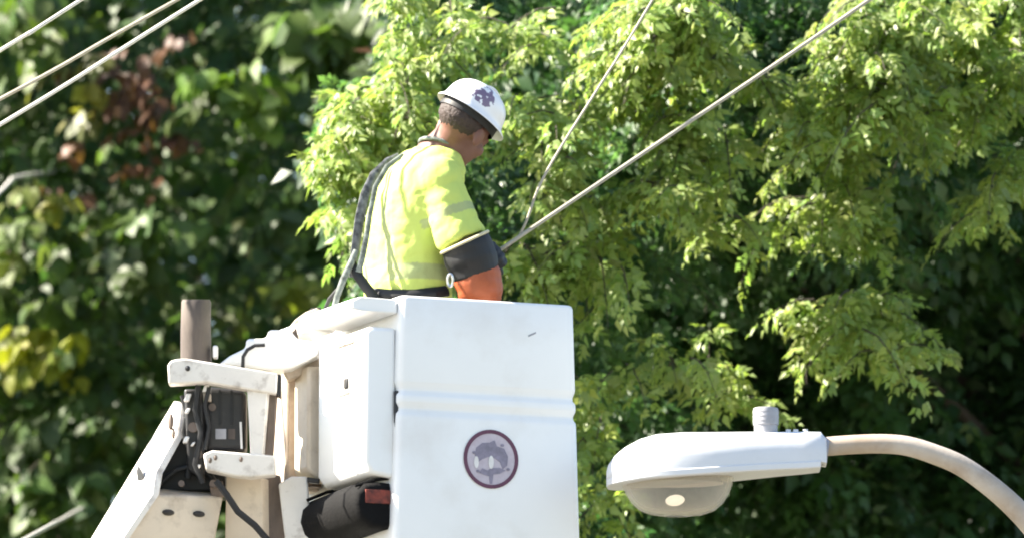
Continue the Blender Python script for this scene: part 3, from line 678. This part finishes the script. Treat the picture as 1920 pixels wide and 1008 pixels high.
# upper and lower link bars, post and motor
ub = px_prism('link_bar', [(314, 684), (320, 675), (332, 672), (350, 671), (521, 699), (519, 738), (500, 735), (386, 716), (316, 719)], 30.20, .07, 'whitepaint', bevel=.006)
mb = MB(); mb.ellipsoid(P(352, 690, 30.20), ((.008, 0, 0), (0, .006, 0), (0, 0, .009)), 10, 6); mb.build('bolt', 'black', ub)
mb = MB(); mb.prism(pp([(519, 700), (527, 702), (526, 742), (518, 738)], 30.205), (0, .07, 0)); mb.build('end_cap', 'black', ub)
lb = px_prism('link_bar', [(381, 850), (398, 843), (516, 853), (517, 889), (470, 894), (440, 891), (386, 880)], 30.20, .07, 'whitepaint', bevel=.006)
for a, b_ in ((394, 862), (404, 857), (452, 860)):
    mb = MB(); mb.ellipsoid(P(a, b_, 30.20), ((.006, 0, 0), (0, .005, 0), (0, 0, .009)), 10, 6); mb.build('bolt', 'brownsteel', lb)
px_prism('link_post', [(463, 728), (502, 734), (492, 856), (469, 854)], 30.215, .04, 'whitepaint', bevel=.004, vec=(.01, .05, 0))
px_prism('post_edge', [(504, 736), (520, 738), (512, 856), (496, 856)], 30.24, .05, 'brownsteel')
mo = px_prism('drive_motor', [(386, 722), (462, 730), (462, 846), (384, 846)], 30.27, .13, 'black', bevel=.02, seg=4)
px_prism('name_plate', [(404, 803), (424, 803), (424, 822), (404, 822)], 30.2675, .003, 'photocell', mo, bevel=0)
px_prism('name_plate', [(428, 803), (441, 803), (441, 822), (428, 822)], 30.2675, .003, 'graypost', mo, bevel=0)
px_prism('motor_rib', [(410, 730), (414, 730), (414, 796), (410, 796)], 30.266, .006, 'rubber', mo, bevel=0)
px_prism('motor_rib', [(432, 731), (436, 731), (436, 796), (432, 796)], 30.266, .006, 'rubber', mo, bevel=0)
px_prism('motor_bracket', [(449, 790), (453, 790), (455, 840), (451, 840)], 30.255, .008, 'label', bevel=0)
# white valve head beside the bucket
vh = px_prism('valve_head', [(408, 683), (430, 666), (461, 651), (461, 634), (500, 633), (503, 617), (545, 618), (556, 634), (600, 640), (600, 664), (545, 690), (505, 694), (458, 688)], 30.32, .12, 'fiberglass', bevel=.012, seg=3)
rod('cable', [(455, 690), (456, 668), (464, 655), (478, 647), (497, 646)], 30.30, .006, 'rubber', vh)
px_prism('valve_shade_strip', [(530, 696), (600, 668), (600, 690), (540, 712)], 30.40, .08, 'tan', bevel=.006)  # brown shade under the valve head, put into a tan strip
px_prism('hanger', [(540, 640), (546, 622), (556, 612), (560, 636)], 30.38, .05, 'brownsteel', bevel=.004)
rod('loop_cable', [(540, 622), (556, 602), (575, 588), (594, 581), (606, 588)], 30.55, .007, 'tan', vh)
rod('loop_cable', [(550, 618), (566, 596), (585, 580), (602, 578)], 30.6, .005, 'rubber', vh)
# grey tube standing on the tip
TU = MB(); TU.tube([P(368, 690, 30.36), P(367, 620, 30.36), P(368, 566, 30.36), P(368, 561, 30.36)], [.05, .048, .047, .043], 20); tb_ = TU.build('leveling_tube', 'graypost', BM)
mb = MB(); mb.box(P(404, 660, 30.33), ((.008, 0, 0), (0, .02, 0), (0, 0, .02))); mb.build('tube_bracket', 'label', BM, bevel=.005)
# plates below the bars
px_prism('lower_plate', [(423, 890), (491, 896), (493, 1060), (420, 1060)], 30.34, .03, 'beige', bevel=.004, vec=(.03, .03, 0))
px_prism('lower_column', [(490, 885), (526, 890), (540, 1060), (492, 1060)], 30.36, .06, 'brownsteel', bevel=.006)
px_prism('lower_bracket', [(522, 906), (546, 892), (576, 892), (579, 926), (586, 1060), (540, 1060)], 30.30, .05, 'whitepaint', bevel=.006)
px_prism('bracket_bolt', [(576, 893), (600, 897), (598, 905), (577, 903)], 30.29, .03, 'black', bevel=.003)
# slewing post of the boom out of the picture
base = world_loc(BM); mb = MB(); mb.tube([base, base + Vector((0, 0, .5)), base + Vector((0, 0, .55)), base + Vector((.1, 0, 1.35))], [.45, .42, .28, .26], 20); mb.build('pedestal', 'whitepaint', BM)

# ------------------------------------------------------------------ the worker
PD = 30.42
MEN = empty('person', B(.22, .36, -1.02), 'person in white hard hat, yellow high-visibility shirt and dark harness standing in the bucket', 'person')
MOFF = world_loc(MEN)
fw = Vector((.85, .53, 0)).normalized(); rt = Vector((fw.y, -fw.x, 0))      # his forward and right
def ring(c, lat, sag, n=24, up=None, power=2.3):
    out = []
    for k in range(n):
        a = 2 * math.pi * k / n; ca, sa = math.cos(a), math.sin(a)
        x = math.copysign(abs(ca) ** (2 / power), ca); y = math.copysign(abs(sa) ** (2 / power), sa)
        out.append(Vector(c) + rt * (x * lat) + fw * (y * sag))
    return out
TORSO = [(764, 660, .160, .120), (765, 600, .160, .118), (764, 545, .162, .116), (762, 500, .163, .115), (767, 430, .175, .120), (778, 370, .186, .120), (790, 330, .182, .108), (805, 300, .13, .085), (820, 281, .078, .066), (828, 268, .058, .058)]
RS, RE, RW = P(824, 338, 30.29), P(872, 462, 30.25), P(906, 575, 30.27)       # right shoulder, elbow, wrist
LS, LE, LW = P(770, 330, 30.56), P(835, 460, 30.66), P(893, 492, 30.47)
hip = P(764, 660, PD); foot_z = MOFF.z
# head frame
def camdir(x, y, z): return Vector((1, 0, 0)) * x + UPV * y + FWD * z
hup = camdir(.53, .82, .20).normalized()
hf = camdir(.54, -.36, .77); hf = (hf - hup * hf.dot(hup)).normalized(); hr_ = hf.cross(hup)
HC = P(869, 242, PD - .03)
def H(x, y, z): return HC + hr_ * x + hf * y + hup * z
def Hax(a, b, c): return (hr_ * a, hf * b, hup * c)
def hand(mb, w_, d, palm_n, curl=1.0, sgn=1):
    """palm with four fingers curling about palm_n and a thumb at its side"""
    d = d.normalized(); n = (palm_n - d * palm_n.dot(d)).normalized(); s = d.cross(n) * sgn
    mb.ellipsoid(w_ + d * .05, (s * .043, d * .055, n * .018), 14, 10)
    for i, (o, ln) in enumerate(((-.033, .066), (-.011, .078), (.011, .072), (.032, .056))):
        p0 = w_ + d * .085 + s * o; c = curl
        p1 = p0 + d * ln * .45 + n * ln * .10 * c; p2 = p1 + d * ln * .18 + n * ln * .40 * c; p3 = p2 - d * ln * .12 * c + n * ln * .3 * c + d * ln * .35 * (1 - c)
        mb.tube([p0 - d * .02, p0, p1, p2, p3], [.0105, .0105, .010, .009, .0075], 8)
    t0 = w_ + d * .025 - s * .030
    mb.tube([t0, t0 - s * .022 + d * .03, t0 - s * .026 + d * .055 + n * .015, t0 - s * .012 + d * .075 + n * .032], [.015, .013, .012, .009], 8)
body = MB()
body.loft([ring(P(a, b, PD), l * .9, s * .9) for a, b, l, s in TORSO])
body.tube([P(812, 300, PD), P(830, 278, PD - .01), P(848, 258, PD - .02), H(0, -.02, .0)], [.070, .062, .058, .060], 18)
body.ellipsoid(H(0, -.012, .035), Hax(.077, .098, .088), 24, 16)          # skull
body.ellipsoid(H(0, .030, -.045), Hax(.058, .062, .068), 20, 14)          # face and jaw
body.ellipsoid(H(0, .070, -.088), Hax(.026, .024, .022), 12, 8)           # chin
body.ellipsoid(H(0, .082, .018), Hax(.050, .016, .014), 14, 8)            # brow
body.tube([H(0, .090, .008), H(0, .108, -.022), H(0, .112, -.034), H(0, .094, -.042)], [.009, .013, .015, .011], 10)
body.ellipsoid(H(0, .088, -.062), Hax(.024, .010, .006), 12, 6); body.ellipsoid(H(0, .086, -.071), Hax(.021, .010, .006), 12, 6)
for s in (-1, 1):
    body.ellipsoid(H(s * .042, .058, -.03), Hax(.024, .026, .024), 12, 8)  # cheek
    body.ellipsoid(H(s * .030, .080, .000), Hax(.013, .009, .008), 10, 6)  # eyelid
    body.ellipsoid(H(s * .081, -.008, -.010), Hax(.010, .022, .034), 12, 8)
for s, sh, el, wr in ((1, RS, RE, RW), (-1, LS, LE, LW)):
    body.tube([P(790, 335, PD), sh, sh.lerp(el, .5), el, el.lerp(wr, .3), wr], [.055, .058, .052, .043, .045, .031], 14)
for s in (-1, 1):
    h0 = hip + rt * (s * .085); kn = Vector((h0.x, h0.y, foot_z + .50)) + fw * .04; an = Vector((h0.x, h0.y, foot_z + .085)) - fw * .02
    body.tube([h0, h0.lerp(kn, .5) + fw * .01, kn, kn.lerp(an, .35) - fw * .015, an], [.085, .075, .055, .055, .038], 14)
    body.ellipsoid(an + fw * .05 - Vector((0, 0, .042)), (rt * .042, fw * .125, Vector((0, 0, .040))), 14, 8)
hand(body, RW, (P(914, 640, 30.30) - RW), -rt, .8)
WD = (P(1630, 0, 31.2) - P(925, 477, 30.44)).normalized()                    # along the cable he holds
hand(body, LW, (P(915, 482, 30.43) - LW), Vector((.2, -1, -.2)), 1.0, -1)
me = remesh(body, .0065, 3, MOFF)
bo = link_mesh('body', me, 'skin', MEN)
# eyes
for s in (-1, 1):
    mb = MB(); mb.ellipsoid(H(s * .030, .086, .000), Hax(.010, .006, .005), 10, 6); mb.build('eye', 'black', MEN)
# hair on the sides and nape, below the hat
mb = MB(); mb.ellipsoid(H(0, -.029, .025), Hax(.082, .086, .066), 24, 16)
hm_ = remesh(mb, .005, 1, MOFF)
for v in hm_.vertices:
    v.co += v.normal * (noise.noise(v.co * 120) * .003)
link_mesh('hair', hm_, 'hair', MEN)
# shirt
sh = MB()
sh.loft([ring(P(a, b, PD), l, s) for a, b, l, s in TORSO[1:-1]])
sh.ellipsoid(RS, ((.072, 0, 0), (0, .076, 0), (0, 0, .074)), 18, 12); sh.ellipsoid(LS, ((.08, 0, 0), (0, .08, 0), (0, 0, .08)), 18, 12)
sh.tube([P(812, 316, 30.33), RS, RS.lerp(RE, .45), RS.lerp(RE, .86), RS.lerp(RE, .93)], [.055, .068, .070, .080, .076], 18)
sh.tube([P(780, 320, 30.5), LS, LS.lerp(LE, .45), LS.lerp(LE, .9)], [.06, .075, .078, .08], 16)
sm = remesh(sh, .006, 6, MOFF)
n = len(sm.vertices); co = np.empty(n * 3, np.float32); sm.vertices.foreach_get('co', co); co = co.reshape(-1, 3)
no = np.empty(n * 3, np.float32); sm.vertices.foreach_get('normal', no); no = no.reshape(-1, 3)
dsp = np.array([noise.noise(Vector((c[0] * 9, c[1] * 9, c[2] * 5.5))) * .010 + noise.noise(Vector((c[0] * 22 + 5, c[1] * 22, c[2] * 13 + c[0] * 8))) * .006 + (abs(noise.noise(Vector((c[0] * 14 + c[2] * 9, c[1] * 14, c[2] * 24 - c[0] * 12)))) - .2) * .006 for c in co])
sm.vertices.foreach_set('co', (co + no * dsp[:, None]).ravel())
wc = co + np.array(MOFF); spx, spy, sd = project(wc)
cc = np.array(P(765, 500, PD)); lat = (wc - cc) @ np.array(rt); sag = (wc - cc) @ np.array(fw)
cols = np.tile(np.array([.55, .66, .17]), (n, 1))
sq = np.array(RS); ax_ = np.array((RE - RS).normalized()); along = (wc - sq) @ ax_; rad = np.linalg.norm((wc - sq) - along[:, None] * ax_, axis=1)
arm = (along > .02) & (rad < .105) & (lat > .10)
zrel = wc[:, 2] - P(765, 520, PD).z
hoop = (np.abs(zrel) < .026) & ~arm
vert = (np.abs(lat - .075 - .0 * zrel) < .021) & (zrel > 0) & ~arm & (sag < .02)
vert |= (np.abs(lat + .095) < .021) & (zrel > 0) & ~arm
slv = arm & (np.abs(along - .115) < .014)
cols[hoop | vert | slv] = (.40, .46, .21)
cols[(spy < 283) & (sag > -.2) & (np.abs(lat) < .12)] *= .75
set_col(sm, cols)
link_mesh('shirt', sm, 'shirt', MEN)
mb = MB(); mb.tube([H(0, 0, 0) * 0 + P(828, 276, PD) + (rt * math.cos(t) * .073 + fw * math.sin(t) * .068) + Vector((0, 0, .028 * -math.sin(t) - .006)) for t in np.linspace(0, 2 * math.pi, 25)], .0065, 8); mb.build('collar', 'lanyard', MEN)
# trousers and boots
tr_ = MB(); tr_.loft([ring(P(a, b, PD), l, s) for a, b, l, s in ((764, 720, .165, .12), (764, 660, .168, .125), (765, 590, .158, .115))])
for s in (-1, 1):
    h0 = hip + rt * (s * .085); kn = Vector((h0.x, h0.y, foot_z + .50)) + fw * .04; an = Vector((h0.x, h0.y, foot_z + .11)) - fw * .02
    tr_.tube([h0, h0.lerp(kn, .5) + fw * .01, kn, kn.lerp(an, .4), an], [.097, .09, .072, .072, .064], 14)
link_mesh('trousers', remesh(tr_, .009, 3, MOFF), 'trouser', MEN)
for s in (-1, 1):
    h0 = hip + rt * (s * .085); an = Vector((h0.x, h0.y, foot_z + .085)) - fw * .02
    mb = MB(); mb.ellipsoid(an + fw * .05 - Vector((0, 0, .038)), (rt * .052, fw * .142, Vector((0, 0, .047))), 16, 10); mb.tube([an - Vector((0, 0, .04)), an + Vector((0, 0, .09))], [.055, .056], 14)
    link_mesh('boot', remesh(mb, .008, 2, MOFF), 'rubber', MEN)
# hard hat
hm2 = MB(); rings = []; seg = 40
def hring(z, rx, ryf, ryb, dy=-.008):
    return [H(rx * math.cos(2 * math.pi * k / seg), dy + (ryf if math.sin(2 * math.pi * k / seg) > 0 else ryb) * math.sin(2 * math.pi * k / seg), z) for k in range(seg)]
bz = .046
for z, rx, a, b_ in ((bz + .012, .094, .108, .108), (bz - .001, .112, .142, .132), (bz - .004, .115, .145, .135), (bz + .002, .115, .145, .135), (bz + .013, .101, .117, .118), (bz + .030, .099, .114, .115),
                     (bz + .055, .094, .109, .110), (bz + .076, .083, .098, .098), (bz + .093, .064, .078, .078), (bz + .104, .040, .050, .050), (bz + .108, .015, .02, .02)):
    rings.append(hring(z, rx, a, b_))
hm2.loft(rings, cap=False); nb = len(hm2.v); hm2.v.append(H(0, -.008, bz + .1085))
for j in range(seg): hm2.f.append((nb, (len(rings) - 1) * seg + j, (len(rings) - 1) * seg + (j + 1) % seg))
hat = hm2.build('hard_hat', 'helmet', MEN, angle=60)
sub = hat.modifiers.new('s', 'SUBSURF'); sub.levels = 1; sub.render_levels = 1
mw = np.array([list(v.co) for v in hat.data.vertices]) + np.array(MOFF); hx, hy, hd = project(mw)
q = np.maximum(0, 1.15 - np.hypot((hx - 905) / 40, (hy - 182) / 32)) * (mw @ np.array(hup) > HC.dot(hup) + bz + .02)
a = hat.data.attributes.new('sticker', 'FLOAT', 'POINT'); a.data.foreach_set('value', np.clip(q * 1.6, 0, 1.15).astype(np.float32))
for s in (-1, 0, 1):
    mb = MB(); mb.tube([H(s * .030, -.008 + .092 * math.cos(t), bz + .020 + .088 * math.sin(t)) for t in np.linspace(.25, math.pi - .25, 14)], .005, 6); mb.build('ridge', 'helmet', hat)
mb = MB(); mb.loft([[H(.093 * math.cos(t), -.012 + .108 * math.sin(t), z) for t in np.linspace(0, 2 * math.pi, 33)[:-1]] for z in (bz - .022, bz + .01)], cap=False); mb.build('headband_shade', 'rubber', hat)  # its black also paints the shade under the brim
# gloves: black cuff, cream edge and orange rubber
ax = (P(890, 515, 30.25) - P(862, 455, 30.25)).normalized()
q0, q1 = P(871, 454, 30.25), P(893, 512, 30.26)
mb = MB(); mb.tube([q0, q0 + ax * .012, q0.lerp(q1, .5), q1], [.080, .083, .082, .078], 22); cm_ = remesh(mb, .006, 1, MOFF)
for v_ in cm_.vertices: v_.co += v_.normal * (noise.noise(Vector((v_.co.x * 10, v_.co.y * 10, v_.co.z * 26))) * .007)
cu = link_mesh('cuff', cm_, 'rubber', MEN)
pa = [q0 + (ax.cross(Vector((0, 1, 0))).normalized() * math.cos(t) + ax.cross(ax.cross(Vector((0, 1, 0))).normalized()) * math.sin(t)) * .081 for t in np.linspace(0, 2 * math.pi, 29)]
mb = MB(); mb.tube(pa, .0055, 6); mb.build('edging', 'cream', cu)
gl = MB(); gl.tube([q1 - ax * .03, q1, q1.lerp(RW, .6), RW, RW + (RW - q1).normalized() * .05], [.073, .075, .070, .05, .04], 18); hand(gl, RW, (P(914, 640, 30.30) - RW), -rt, .8)
gm_ = remesh(gl, .006, 2, MOFF)
for v in gm_.vertices: v.co += v.normal * (.004 + noise.noise(Vector((v.co.x * 10, v.co.y * 10, v.co.z * 30))) * .009)
link_mesh('glove', gm_, 'orange', MEN)
gl = MB(); gl.tube([LE.lerp(LW, .35), LE.lerp(LW, .7), LW], [.06, .052, .036], 16); hand(gl, LW, (P(915, 482, 30.43) - LW), Vector((.2, -1, -.2)), 1.0, -1)
gm_ = remesh(gl, .006, 2, MOFF)
for v in gm_.vertices: v.co += v.normal * .004
link_mesh('glove', gm_, 'rubber', MEN)
# harness
def strap(name, pts, r, m='strap', flat=.35, parent=MEN):
    b = MB(); b.tube([P(*p) for p in pts], r, 10, flat); return b.build(name, m, parent)
hz = strap('harness_strap', [(748, 292, 30.44), (728, 302, 30.42), (702, 328, 30.38), (684, 366, 30.34), (674, 410, 30.32), (668, 455, 30.31), (661, 500, 30.31), (660, 520, 30.31)], [.010, .013, .016, .016, .016, .015, .012, .010])
strap('harness_strap', [(756, 290, 30.40), (726, 312, 30.37), (704, 350, 30.34), (694, 400, 30.32), (688, 440, 30.30), (680, 480, 30.28), (672, 510, 30.28)], [.007, .009, .009, .008, .009, .010, .010], 'lanyard', .5)
strap('harness_strap', [(660, 492, 30.30), (668, 512, 30.29), (684, 535, 30.28), (706, 563, 30.28), (720, 590, 30.29)], [.014, .016, .017, .017, .016], 'rubber', .6)
strap('lanyard', [(668, 470, 30.30), (655, 500, 30.28), (643, 525, 30.27), (632, 555, 30.26), (625, 585, 30.26)], [.010, .011, .011, .010, .010], 'lanyard', .9)
strap('lanyard', [(655, 505, 30.33), (640, 535, 30.34), (618, 560, 30.36), (605, 590, 30.38)], [.006, .007, .007, .006], 'rubber', 1)
strap('waist_belt', [(690, 548, 30.33), (730, 552, 30.27), (775, 552, 30.26), (815, 548, 30.27), (838, 545, 30.31)], .018, 'rubber', .5)
mb = MB(); mb.tube([P(844 + 5 * math.cos(t), 525 + 12 * math.sin(t), 30.165) for t in np.linspace(0, 2 * math.pi, 17)], .0045, 6); mb.build('carabiner', 'steel', MEN)

# ------------------------------------------------------------------ cables
def cable(name, pts, r, m, label):
    b = MB(); pw = [P(*p) for p in pts]; out = []
    for i in range(len(pw) - 1):                       # Catmull-Rom through the points
        p0, p1, p2, p3 = pw[max(i - 1, 0)], pw[i], pw[i + 1], pw[min(i + 2, len(pw) - 1)]
        for t in np.linspace(0, 1, 7)[:-1]:
            t = float(t); out.append(.5 * ((2 * p1) + (p2 - p0) * t + (2 * p0 - 5 * p1 + 4 * p2 - p3) * t * t + (3 * p1 - p0 - 3 * p2 + p3) * t ** 3))
    out.append(pw[-1])
    b.tube(out, r, 8); o = b.build(name, m, None); return tag(o, label, 'cable', 'overhead cables')
cable('overhead_cable', [(880, 507, 30.42), (925, 477, 30.42), (975, 443, 30.43), (1270, 244, 30.8), (1630, 0, 31.2), (2700, -740, 32.4)], .0066, 'rope', 'thick cream rope cable rising from the worker\'s gloved hand')
cable('overhead_cable', [(972, 446, 30.44), (988, 412, 30.44), (1010, 352, 30.46), (1048, 282, 30.5), (1130, 152, 30.6), (1225, -2, 30.7), (1700, -800, 31.2)], .0042, 'rope', 'thin steep cable branching up from the thick cream one')
cable('overhead_cable', [(-900, 640, 30.0), (0, 95, 30.5), (152, 0, 30.6), (1300, -740, 31.5)], .0062, 'wire', 'uppermost pale wire crossing the corner above the broad-leaved tree')
cable('overhead_cable', [(-900, 655, 30.2), (0, 186, 30.7), (332, 0, 30.9), (1500, -650, 31.7)], .0062, 'rope', 'middle beige wire of the three crossing above the rusty leaves')
cable('overhead_cable', [(-900, 765, 29.8), (0, 234, 30.2), (375, 0, 30.4), (1500, -700, 31.2)], .0062, 'wire', 'lowest and whitest of the three wires crossing above the rusty leaves')
cable('service_cable', [(-700, 900, 33), (-100, 448, 39), (0, 360, 42), (18, 342, 43), (34, 332, 43.8), (120, 320, 46)], .009, 'wire', 'short pale cable end entering the dark leaves below the three wires')
cable('service_cable', [(-700, 1420, 31), (40, 1014, 36), (100, 982, 40), (150, 954, 43.8), (166, 946, 45.6)], .009, 'wire', 'pale cable slanting into the leaves beside the foot of the boom')

# ------------------------------------------------------------------ street lamp
LD = 30.0
SL = empty('street_lamp', Vector((P(2150, 1300, LD).x, P(2150, 1300, LD).y, 0)), 'white cobra-head street lamp on a curved rusty arm', 'street lamp')
st = [(1137, 884, 900, .02), (1140, 872, 903, .055), (1152, 855, 902, .085), (1172, 839, 900, .11), (1200, 824, 897, .128), (1232, 815, 894, .137), (1280, 811.5, 891, .138), (1340, 811, 886, .128), (1400, 810, 881, .108), (1460, 809.5, 876, .085), (1505, 809, 873, .07), (1538, 809, 870, .062), (1549, 822, 872, .055)]
mb = MB(); rings = []
for x, yt, yb, hw in st:
    top = P(x, yt, LD); bot = P(x, yb, LD); bot.y = top.y; h = top.z - bot.z; r = []
    for k in range(15):
        a = math.pi * k / 14; e = 2 / 2.6
        r.append(bot + Vector((0, -hw * math.copysign(abs(math.cos(a)) ** e, math.cos(a)), h * math.sin(a) ** e)))
    rings.append(r)
mb.loft(rings); hd_ = mb.build('housing', 'lampshell', SL, angle=50, bevel=0)
# lower door frame
mb = MB(); o1 = []; o2 = []
for x, yt, yb, hw in st[:-1]:
    p = P(x, yb + 3, LD); p.y = P(x, yt, LD).y; o1.append(p + Vector((0, -hw - .004, 0))); o2.append(p + Vector((0, hw + .004, 0)))
loop = o1 + o2[::-1]
mb.prism([p + Vector((0, 0, .008)) for p in loop], (0, 0, -.022)); mb.build('door_frame', 'lampshell', SL, bevel=.004)
# lens bowl
c0 = P(1268, 904, LD); c0.y = P(1268, 811, LD).y; rings = []
for t, dz in ((1.0, .012), (.98, -.012), (.92, -.040), (.82, -.068), (.68, -.090), (.48, -.103), (.22, -.109)):
    rings.append([c0 + Vector(((.178 if math.cos(a) > 0 else .172) * t * math.cos(a), .118 * t * math.sin(a), dz)) for a in np.linspace(0, 2 * math.pi, 33)[:-1]])
outer = rings; inner = [[c0 + Vector((0, 0, .004)) + (p - c0) * .965 for p in r] for r in rings[::-1]]
mb = MB(); mb.loft(outer + inner, cap=True); lens = mb.build('lens', 'glass', SL, angle=70)
mb = MB(); rings = []
for t, dz in ((.90, .006), (.80, .030), (.6, .05), (.3, .058)):
    rings.append([c0 + Vector((.165 * t * math.cos(a), .108 * t * math.sin(a), dz - .012)) for a in np.linspace(0, 2 * math.pi, 33)[:-1]])
mb.loft(rings, cap=False); mb.build('reflector', 'reflector', SL)
mb = MB(); bc = c0 + Vector((-.005, -.03, -.062)); mb.ellipsoid(bc, ((.030, 0, 0), (0, .017, 0), (.004, 0, .018)), 16, 10); mb.build('glint_bulb', 'glint_bulb', SL)
# photocell
pc = P(1436, 808, LD); pc.y += .0
mb = MB(); mb.tube([pc - Vector((0, 0, .012)), pc + Vector((0, 0, .018)), pc + Vector((0, 0, .020)), pc + Vector((0, 0, .066)), pc + Vector((0, 0, .073)), pc + Vector((0, 0, .075))], [.037, .037, .040, .0405, .038, .028], 22); pcell = mb.build('photocell', 'photocell', SL)
for k in range(3):
    mb = MB(); mb.tube([pc + Vector((0, 0, .030 + .014 * k)), pc + Vector((0, 0, .033 + .014 * k))], .0413, 22); mb.build('ring', 'photocell', pcell)
# latch, seam and arm clamp
mb = MB(); mb.box(P(1427, 855, LD - .098), ((.004, 0, -.004), (0, .004, 0), (.003, 0, .018))); mb.build('latch', 'photocell', SL, bevel=.002)
for x in (1478, 1492, 1510):
    mb = MB(); q = P(x, 809, LD); mb.tube([q - Vector((0, 0, .006)), q + Vector((0, 0, .008))], .008, 8); mb.build('screw', 'lampshell', SL)
mb = MB(); mb.tube([P(1543, 845, LD), P(1552, 846, LD)], [.046, .043], 20); mb.build('collar', 'photocell', SL)
ap = [(1530, 838), (1590, 833), (1650, 831), (1700, 835), (1750, 850), (1800, 871), (1850, 905), (1900, 948), (1950, 1003), (2000, 1076), (2060, 1210), (2110, 1340), (2140, 1480), (2150, 1650)]
pw = [P(a, b, LD) for a, b in ap]; sm_ = []
for i in range(len(pw) - 1):
    p0, p1, p2, p3 = pw[max(i - 1, 0)], pw[i], pw[i + 1], pw[min(i + 2, len(pw) - 1)]
    for t in (0, .25, .5, .75): sm_.append(.5 * ((2 * p1) + (p2 - p0) * t + (2 * p0 - 5 * p1 + 4 * p2 - p3) * t * t + (3 * p1 - p0 - 3 * p2 + p3) * t ** 3))
sm_.append(pw[-1])
mb = MB(); mb.tube(sm_, [.030 + .018 * (i / len(sm_)) ** 2 for i in range(len(sm_))], 20); mb.build('arm', 'lamparm', SL, angle=80)
pt = P(2150, 1560, LD); pz = Vector((pt.x, pt.y, 0)); mb = MB(); mb.tube([pz, pz + Vector((0, 0, .4)), pz + Vector((0, 0, pt.z))], [.11, .09, .06], 20); mb.build('pole', 'lamparm', SL)
